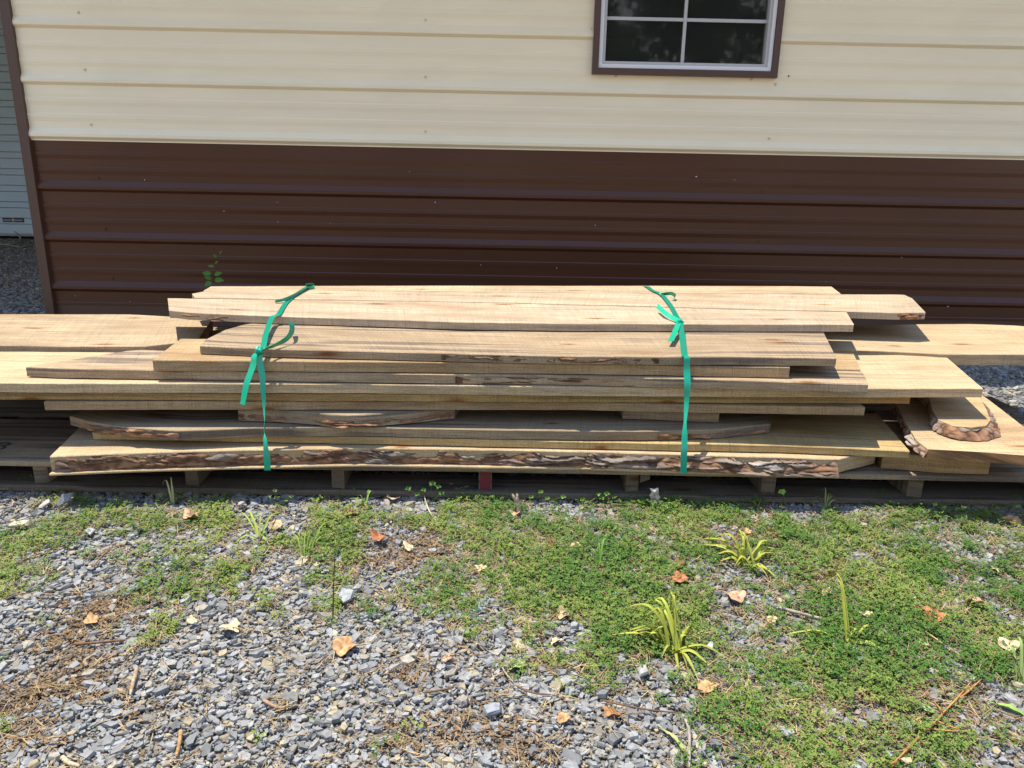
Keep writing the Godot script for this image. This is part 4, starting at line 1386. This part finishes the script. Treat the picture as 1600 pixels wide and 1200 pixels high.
	# larger stones
	var stones := [
		[104, 786, 0.075, 0.9, Color(0.24, 0.25, 0.27), "pointed dark slate standing on edge by the pallet"],
		[71, 788, 0.052, 0.7, Color(0.36, 0.35, 0.33), "pale angular stone beside the pointed slate"],
		[541, 930, 0.072, 0.4, Color(0.30, 0.32, 0.33), "largest flat grey stone near the upright stem"],
		[771, 1110, 0.050, 0.8, Color(0.26, 0.28, 0.31), "blue grey blocky stone on the lower gravel"],
		[376, 788, 0.042, 0.6, Color(0.38, 0.36, 0.33), "rounded pale stone at the pallet's foot"],
		[140, 832, 0.062, 0.35, Color(0.33, 0.34, 0.34), "long flat grey stone among thin clover"],
		[30, 820, 0.06, 0.3, Color(0.50, 0.45, 0.34), "cream coloured flat stone at the frame of thin clover"],
		[1005, 1050, 0.04, 0.6, Color(0.34, 0.34, 0.33), "light grey stone under the big yellow tuft"],
		[1233, 1145, 0.03, 0.5, Color(0.30, 0.31, 0.33), "bluish stone chip at the clover's lower rim"],
		[1110, 1010, 0.034, 0.5, Color(0.36, 0.36, 0.36), "pale stone beside the big yellow tuft"]]
	for i in stones.size():
		var l: Array = stones[i]
		var p := at_y(l[0], l[1], 0.01)
		var o := solo("large_stone", colored(stone_mesh(620 + i), l[4]), M.stone, l[5], "stone", "larger stones on the ground")
		o.position = Vector3(p.x, 0.012 + (0.016 if i == 0 else 0.0), p.z)
		o.basis = (Basis(Vector3.RIGHT, 1.15 if i == 0 else rng.randf_range(-0.1, 0.35)) * Basis(Vector3.UP, rng.randf() * TAU)).scaled(Vector3(l[2], l[2] * (0.35 + l[3] * 0.55), l[2]))

func colored(m: ArrayMesh, c: Color) -> ArrayMesh:
	var st := begin()
	var a := m.surface_get_arrays(0)
	var vs: PackedVector3Array = a[Mesh.ARRAY_VERTEX]
	for v in vs:
		st.set_color(c)
		st.add_vertex(v)
	return done(st)

# tuft of strap-like leaves, each leaf a part: base pixel, then tips as [u, v, arch height in m, width in m]
func lily(label: String, base: Vector2, tips: Array, col: Color, called := "lily_tuft", w0 := 0.0072) -> void:
	var b := at_y(base.x, base.y, 0.01)
	b.y = ground_y(b.x, b.z)
	var t := thing(called, label, "plant", b)
	tips = tips.duplicate()
	if tips.size() > 14:
		for k in 12:      # younger leaves between the long ones
			var src: Array = tips[rng.randi() % 16]
			tips.append([lerpf(base.x, src[0], rng.randf_range(0.5, 0.9)) + rng.randf_range(-14, 14), lerpf(base.y, src[1], rng.randf_range(0.5, 0.9)) + rng.randf_range(-5, 5), src[2] * rng.randf_range(0.6, 0.9), src[3] * rng.randf_range(0.5, 0.9)])
	for k in tips.size():
		var e: Array = tips[k]
		var h: float = e[2] * 0.62
		var tip := at_y(e[0], e[1], e[3] * 0.45) - b
		var mid := tip * 0.52 + Vector3(0, h, 0)
		var start := Vector3(rng.randf_range(-0.022, 0.022), 0, rng.randf_range(-0.02, 0.02)) * clampf(tips.size() / 20.0, 0.2, 1.0)
		var pts := smoothed([start, start.lerp(mid, 0.55) + Vector3(0, h * 0.18, 0), mid, tip.lerp(mid, 0.4) + Vector3(0, h * 0.10, 0), tip], 15)
		var st := begin()
		st.set_smooth_group(0)
		var v := rng.randf_range(0.8, 1.2)
		var c := Color(col.r * v, col.g * v * rng.randf_range(0.95, 1.05), col.b * v)
		var pv := []
		for i in pts.size():
			var q := float(i) / (pts.size() - 1)
			var tg: Vector3 = (pts[min(i + 1, 14)] - pts[max(i - 1, 0)]).normalized()
			var s := tg.cross(Vector3.UP).normalized()
			var nn := s.cross(tg).normalized()
			var tw := rng.randf_range(-0.2, 0.2) + (k % 3 - 1) * 0.5
			s = (s * cos(tw) + nn * sin(tw)).normalized()
			nn = s.cross(tg).normalized()
			var w: float = w0 * 0.5 * (0.75 + 0.5 * min(q * 4, 1.0) * 0.5) * (1.0 - pow(q, 3.0)) + 0.0004
			var cur := [pts[i] - s * w + nn * w * 0.55, pts[i], pts[i] + s * w + nn * w * 0.55]
			if i > 0:
				for r in 2:
					var cc := c.lerp(Color(0.42, 0.33, 0.14), clampf((q - 0.82) * 3.0, 0, 0.6))
					for p in [pv[r], cur[r], cur[r + 1], pv[r], cur[r + 1], pv[r + 1]]:
						st.set_color(cc)
						st.add_vertex(p)
			pv = cur
		part("blade", done(st), M.leaf, t)

func build_plants() -> void:
	var yg := Color(0.30, 0.33, 0.055)
	lily("big yellow green tuft of strap leaves between clover and gravel", Vector2(1050, 1010), [[960, 985, 0.09, 0.03], [945, 995, 0.05, 0.01], [980, 950, 0.10, 0.10], [965, 955, 0.08, 0.10], [1005, 950, 0.12, 0.13], [1018, 945, 0.12, 0.14], [1040, 940, 0.14, 0.16], [1047, 942, 0.13, 0.16], [1025, 965, 0.10, 0.11], [990, 975, 0.09, 0.08], [1000, 1000, 0.06, 0.04], [1095, 990, 0.07, 0.06], [1092, 993, 0.06, 0.05], [1140, 1032, 0.05, 0.01], [1122, 1020, 0.04, 0.02], [1110, 1042, 0.04, 0.005], [1092, 1066, 0.05, 0.005], [1075, 1050, 0.05, 0.01], [1062, 1055, 0.04, 0.005], [1035, 1025, 0.04, 0.02], [1008, 965, 0.11, 0.12], [975, 1000, 0.06, 0.03], [1020, 990, 0.07, 0.08]], yg)
	lily("yellow green tuft of strap leaves next to bare soil by the pallet", Vector2(1168, 880), [[1080, 838, 0.07, 0.05], [1090, 852, 0.05, 0.03], [1115, 840, 0.09, 0.08], [1140, 833, 0.10, 0.10], [1148, 838, 0.10, 0.09], [1113, 870, 0.06, 0.02], [1130, 862, 0.07, 0.05], [1150, 880, 0.05, 0.02], [1205, 850, 0.06, 0.05], [1200, 845, 0.06, 0.06], [1212, 865, 0.04, 0.03], [1206, 875, 0.04, 0.02], [1215, 905, 0.04, 0.005], [1200, 902, 0.04, 0.005], [1148, 885, 0.06, 0.01], [1160, 845, 0.09, 0.09]], yg)
	lily("sparse plant with one tall arching yellow leaf in clover", Vector2(1326, 1000), [[1280, 911, 0.16, 0.14], [1284, 913, 0.15, 0.14], [1378, 982, 0.05, 0.02], [1384, 1020, 0.03, 0.005], [1226, 992, 0.04, 0.01], [1345, 985, 0.04, 0.03]], yg, "lily_tuft", 0.008)
	lily("small yellow green tuft of leaves beside a tan leaf near the pallet", Vector2(402, 835), [[365, 800, 0.06, 0.04], [385, 798, 0.06, 0.05], [370, 845, 0.03, 0.005], [440, 800, 0.05, 0.04], [420, 850, 0.03, 0.005], [415, 805, 0.06, 0.05]], Color(0.28, 0.36, 0.06), "lily_tuft", 0.006)
	lily("fine tuft of bright grass blades at the clover's left end", Vector2(475, 862), [[445, 855, 0.03, 0.02], [455, 835, 0.05, 0.04], [500, 845, 0.05, 0.04], [490, 830, 0.05, 0.05], [468, 880, 0.02, 0.005], [480, 828, 0.05, 0.05], [530, 812, 0.07, 0.08], [525, 835, 0.05, 0.04]], Color(0.17, 0.25, 0.05), "grass_tuft", 0.0032)
	lily("tall pale grass clump beside the yellow cream leaf", Vector2(1596, 1060), [[1590, 985, 0.10, 0.14], [1580, 1000, 0.09, 0.11], [1600, 990, 0.10, 0.14], [1565, 1025, 0.06, 0.06], [1560, 1010, 0.07, 0.08], [1612, 1010, 0.07, 0.10]], Color(0.24, 0.32, 0.11), "grass_tuft", 0.006)
	lily("broad green blade lying flat on the grass", Vector2(1612, 1112), [[1535, 1095, 0.012, 0.012], [1548, 1100, 0.02, 0.01]], Color(0.26, 0.38, 0.10), "grass_leaf_tuft", 0.014)
	lily("yellowed blade lying across the lower gravel", Vector2(1078, 1172), [[1025, 1132, 0.012, 0.01], [1030, 1138, 0.02, 0.01]], Color(0.40, 0.42, 0.16), "grass_leaf_tuft", 0.008)
	lily("dry grass stalks rising before the left end stringers", Vector2(270, 782), [[268, 750, 0.08, 0.13], [254, 757, 0.08, 0.11], [272, 762, 0.05, 0.08]], Color(0.34, 0.36, 0.16), "grass_tuft", 0.005)
	lily("grass blades against the pallet beneath the left strap's right side", Vector2(570, 786), [[558, 776, 0.04, 0.05], [585, 770, 0.05, 0.06], [560, 785, 0.03, 0.02], [580, 768, 0.05, 0.07], [545, 780, 0.03, 0.03]], Color(0.20, 0.32, 0.05), "grass_tuft", 0.005)
	lily("dry tuft of mixed grass at the pallet's right stringers", Vector2(1290, 792), [[1270, 780, 0.05, 0.05], [1305, 778, 0.05, 0.06], [1286, 765, 0.07, 0.09], [1310, 785, 0.04, 0.03], [1265, 788, 0.04, 0.03], [1298, 776, 0.06, 0.07]], Color(0.26, 0.30, 0.10), "grass_tuft", 0.004)
	lily("single upright green blade amid the clover", Vector2(935, 880), [[935, 848, 0.05, 0.10], [948, 842, 0.06, 0.11], [920, 862, 0.05, 0.05]], Color(0.12, 0.25, 0.04), "grass_tuft", 0.006)
	# little broad-leaved weeds: stem and leaves as parts
	weed("three leaved seedling before a right stringer", at_y(1232, 790, 0.0), [[1221, 768, 5, 0.020]], Color(0.22, 0.36, 0.06))
	weed("clover sprig at the shaded right foot of the pallet", at_y(1508, 800, 0.0), [[1504, 793, 3, 0.017]], Color(0.30, 0.44, 0.10))
	weed("leafy weed creeping up the pallet beside the dull leaf", at_y(668, 788, 0.0), [[638, 763, 4, 0.016], [652, 772, 4, 0.014], [676, 755, 5, 0.018], [690, 770, 5, 0.015], [685, 760, 4, 0.015], [662, 765, 4, 0.014]], Color(0.10, 0.20, 0.035))
	weed("thin weed sprig under the left strap by the pallet", at_y(432, 790, 0.0), [[430, 766, 4, 0.012], [422, 775, 3, 0.010], [455, 775, 4, 0.011]], Color(0.14, 0.22, 0.05))
	weed("low leafy weed at the pallet left of the bark chunk", at_y(950, 792, 0.0), [[948, 771, 4, 0.016], [940, 778, 4, 0.014], [935, 772, 3, 0.012], [910, 780, 4, 0.014]], Color(0.13, 0.24, 0.04))
	weed("low leafy weed at the pallet right of the red stringer", at_y(840, 790, 0.0), [[845, 768, 4, 0.014], [830, 776, 4, 0.014], [880, 776, 4, 0.014], [855, 778, 4, 0.014]], Color(0.16, 0.28, 0.05))
	weed("small weed with round leaves at the far right foot of the pallet", at_y(1462, 800, 0.0), [[1460, 788, 4, 0.014], [1474, 792, 4, 0.012], [1590, 790, 3, 0.014]], Color(0.15, 0.26, 0.05))
	# sapling between stack and wall
	var z := -3.95
	var t := thing("sapling", "young leafy sapling growing between the stack and the shed", "sapling", Vector3(at_z(326, 470, z).x, 0, z))
	var o := t.position
	var stem := [Vector3.ZERO, at_z(326, 480, z) - o, at_z(330, 440, z) - o, at_z(336, 412, z) - o, at_z(343, 395, z) - o]
	part("stem", rod(stem, 0.003, 0.0012, Color(0.10, 0.09, 0.04), 61), M.vertex, t)
	for e in [[332, 438, 318, 428, 0.045], [333, 437, 349, 438, 0.05], [332, 440, 324, 444, 0.05], [333, 430, 346, 426, 0.042], [333, 428, 316, 426, 0.04], [336, 412, 340, 408, 0.02], [336, 417, 325, 415, 0.026], [340, 402, 333, 398, 0.025], [343, 397, 346, 392, 0.018]]:
		var a: Vector3 = at_z(e[0], e[1], z) - o
		var d: Vector3 = (at_z(e[2], e[3], z + 0.02) - o - a)
		var st := begin()
		oval_leaf(st, a + d * 0.15, d.normalized(), max(e[4], d.length()) * 0.85, e[4] * 0.55, Color(0.075, 0.18, 0.035))
		part("leaf", done(st), M.leaf, t)

func oval_leaf(st: SurfaceTool, a: Vector3, dir: Vector3, l: float, w: float, c: Color) -> void:
	var side := dir.cross(Vector3(0, 0.45, 0.9).normalized()).normalized()
	var nn := side.cross(dir).normalized()
	var pv := []
	for k in 7:
		var q := k / 6.0
		var hw: float = w * 0.5 * sin(PI * pow(q, 0.8)) + 0.0003
		var p := a + dir * (l * q) - nn * (l * 0.12 * q * q)
		var cur := [p - side * hw + nn * hw * 0.3, p, p + side * hw + nn * hw * 0.3]
		if k > 0:
			for r in 2:
				for v in [pv[r], cur[r], cur[r + 1], pv[r], cur[r + 1], pv[r + 1]]:
					st.set_color(c)
					st.add_vertex(v)
		pv = cur

func weed(label: String, base: Vector3, sprigs: Array, c: Color) -> void:
	base.y = ground_y(base.x, base.z)
	var t := thing("leafy_weed", label, "weed", base, "")
	for s in sprigs:
		var p := at_z(s[0], s[1], base.z + rng.randf_range(-0.01, 0.015)) - base
		part("stem", rod([Vector3(p.x * 0.2, 0, 0), p * 0.5 + Vector3(0, 0.004, 0), p], 0.0011, 0.0008, Color(c.r * 0.7, c.g * 0.6, c.b * 0.7), 71), M.vertex, t)
		var a0 := rng.randf() * TAU
		for k in s[2]:
			var a: float = a0 + TAU * k / s[2]
			var st := begin()
			var v := rng.randf_range(0.8, 1.25)
			oval_leaf(st, p, Vector3(cos(a), 0.25 + 0.5 * sin(a), 0.5).normalized(), s[3] * 0.72, s[3] * 0.5, Color(c.r * v, c.g * v, c.b * v))
			part("leaf", done(st), M.leaf, t)

# loose cord lying in front of the roller door
func build_cord() -> void:
	var pts := [at_z(22, 361, -9.86), at_z(29, 367, -9.84), at_z(32, 374, -9.80), at_y(28, 379, 0.02), at_y(10, 382, 0.02), at_y(-15, 380, 0.02)]
	solo("rope", rod(pts, 0.010, 0.010, Color(0.42, 0.44, 0.38), 81), M.vertex, "pale rope end hanging from the roller door's bottom", "rope")
	solo("rope", rod([at_y(-10, 386, 0.02), at_y(18, 384, 0.02), at_y(35, 386, 0.02), at_y(52, 382, 0.02)], 0.010, 0.010, Color(0.36, 0.38, 0.33), 82), M.vertex, "pale rope lying on shaded gravel before the garage", "rope")

# ---------------------------------------------------------------- trees behind the camera, mirrored in the window
func tree_mesh(sd: int, h: float, rad: float) -> Array:
	var r := RandomNumberGenerator.new()
	r.seed = sd
	var tr := rod([Vector3.ZERO, Vector3(0.05, h * 0.25, 0.03), Vector3(-0.05, h * 0.55, 0), Vector3(0.08, h * 0.9, 0.05)], h * 0.028, h * 0.006, Color(0.10, 0.075, 0.055), sd)
	var clumps := []
	for k in 46:
		var q := r.randf()
		var a := r.randf() * TAU
		var d := rad * sqrt(r.randf()) * (1.0 - 0.6 * q)
		clumps.append([Vector3(cos(a) * d, h * (0.25 + 0.72 * q), sin(a) * d), rad * r.randf_range(0.18, 0.36)])
	var st := begin()
	for c in clumps:
		var tone := r.randf_range(0.7, 1.25)
		for k in 130:
			var v: Vector3 = Vector3(r.randfn(), r.randfn() * 0.8, r.randfn()).normalized() * c[1] * pow(r.randf(), 0.4)
			var p: Vector3 = c[0] + v
			var s := r.randf_range(0.06, 0.13)
			var b := Basis.from_euler(Vector3(r.randf() * TAU, r.randf() * TAU, r.randf() * TAU))
			st.set_color(Color(0.045 * tone, 0.085 * tone, 0.022 * tone))
			for e in [[-1, -0.5], [1, -0.5], [0.2, 1.0]]:
				st.add_vertex(p + b * Vector3(e[0] * s, 0, e[1] * s))
	return [tr, done(st)]

func build_trees() -> void:
	var kinds := [tree_mesh(901, 8.5, 3.2), tree_mesh(902, 6.5, 2.6)]
	var spots := [[-15.0, 21.0, 1, 1.1, "bushy tree mirrored at the brown siding's left end"], [16.5, 22.0, 1, 1.2, "bushy tree mirrored at the brown siding's right end"], [-6.5, 25.0, 0, 1.0, "tall tree mirrored in the siding left of the window"], [-12.0, 26.0, 0, 0.95, "tall tree mirrored in the siding near the shed's corner"], [-9.5, 19.0, 0, 1.0, "tall leafy tree mirrored in the window, left of its group"], [-3.5, 22.0, 1, 1.1, "bushy tree mirrored in the window's left panes"], [1.5, 19.5, 0, 0.85, "leafy tree mirrored beside the window's upright bar"], [6.0, 21.0, 1, 1.15, "bushy tree mirrored in the window's right panes"], [12.0, 20.0, 0, 1.05, "tall leafy tree mirrored at the window's right edge"], [4.0, 27.0, 0, 1.1, "tall tree mirrored behind the bushy one in the window"], [9.0, 26.0, 1, 1.3, "round tree mirrored between two taller ones in the window"]]
	for s in spots:
		var k: Array = kinds[s[2]]
		var t := thing("leafy_tree", s[4], "tree", Vector3(s[0], -0.02, s[1]), "trees opposite the shed")
		t.scale = Vector3(s[3], s[3], s[3])
		t.rotation.y = s[0] * 1.7
		part("trunk", k[0], M.vertex, t)
		part("crown", k[1], M.leaf, t)

# ---------------------------------------------------------------- main
func _ready() -> void:
	rng.seed = 20240611
	var pitch := deg_to_rad(16.01)
	var roll := deg_to_rad(1.142)
	var yaw := deg_to_rad(0.71)
	fwd = Vector3(sin(yaw) * cos(pitch), -sin(pitch), -cos(yaw) * cos(pitch))
	var r0 := Vector3(cos(yaw), 0, sin(yaw))
	var u0 := r0.cross(fwd)
	right = r0 * cos(roll) + u0 * sin(roll)
	up = u0 * cos(roll) - r0 * sin(roll)
	var cam := Camera3D.new()
	cam.name = "camera"
	cam.fov = rad_to_deg(2.0 * atan(600.0 / FOCAL))
	cam.near = 0.05
	cam.far = 600.0
	cam.transform = Transform3D(Basis(right, up, -fwd), Vector3(0, CAM_H, 0))
	add_child(cam)
	cam.current = true

	var env := Environment.new()
	env.background_mode = Environment.BG_SKY
	var sm := ProceduralSkyMaterial.new()
	sm.sky_top_color = Color(0.50, 0.61, 0.78)
	sm.sky_horizon_color = Color(1.0, 0.95, 0.87)
	sm.sky_curve = 0.17
	sm.ground_horizon_color = Color(0.45, 0.45, 0.42)
	sm.ground_bottom_color = Color(0.25, 0.24, 0.22)
	sm.sun_angle_max = 8.0
	var sky := Sky.new()
	sky.sky_material = sm
	env.sky = sky
	env.background_energy_multiplier = 1.12
	env.tonemap_mode = Environment.TONE_MAPPER_LINEAR
	env.tonemap_exposure = 1.95
	env.sdfgi_enabled = true
	env.ssao_enabled = true
	env.ssil_enabled = true
	var we := WorldEnvironment.new()
	we.name = "world_environment"
	we.environment = env
	add_child(we)

	var sun := DirectionalLight3D.new()
	sun.name = "sun"
	sun.light_energy = 1.36
	sun.light_color = Color(1.0, 0.955, 0.88)
	sun.light_angular_distance = 0.5
	sun.shadow_enabled = true
	add_child(sun)
	sun.look_at_from_position(Vector3.ZERO, Vector3(0.28, -1.0, 0.11), Vector3.FORWARD)

	nz.seed = 77
	nz.noise_type = FastNoiseLite.TYPE_SIMPLEX_SMOOTH
	nz.frequency = 0.01
	nz.fractal_octaves = 3
	cell.seed = 5
	cell.noise_type = FastNoiseLite.TYPE_CELLULAR
	cell.cellular_return_type = FastNoiseLite.RETURN_DISTANCE2_SUB
	cell.frequency = 1.0
	cell.fractal_type = FastNoiseLite.FRACTAL_NONE
	plates = cell.duplicate()
	plates.cellular_return_type = FastNoiseLite.RETURN_CELL_VALUE

	var t0 := Time.get_ticks_msec()
	materials()
	print("materials ", Time.get_ticks_msec() - t0)
	build_ground()
	build_shed()
	build_garage()
	build_pallet()
	build_lumber()
	build_straps()
	print("stack ", Time.get_ticks_msec() - t0)
	build_growth()
	print("growth ", Time.get_ticks_msec() - t0)
	build_gravel()
	print("gravel ", Time.get_ticks_msec() - t0)
	build_leaves()
	build_twigs()
	build_plants()
	build_cord()
	build_trees()
	print("all ", Time.get_ticks_msec() - t0)
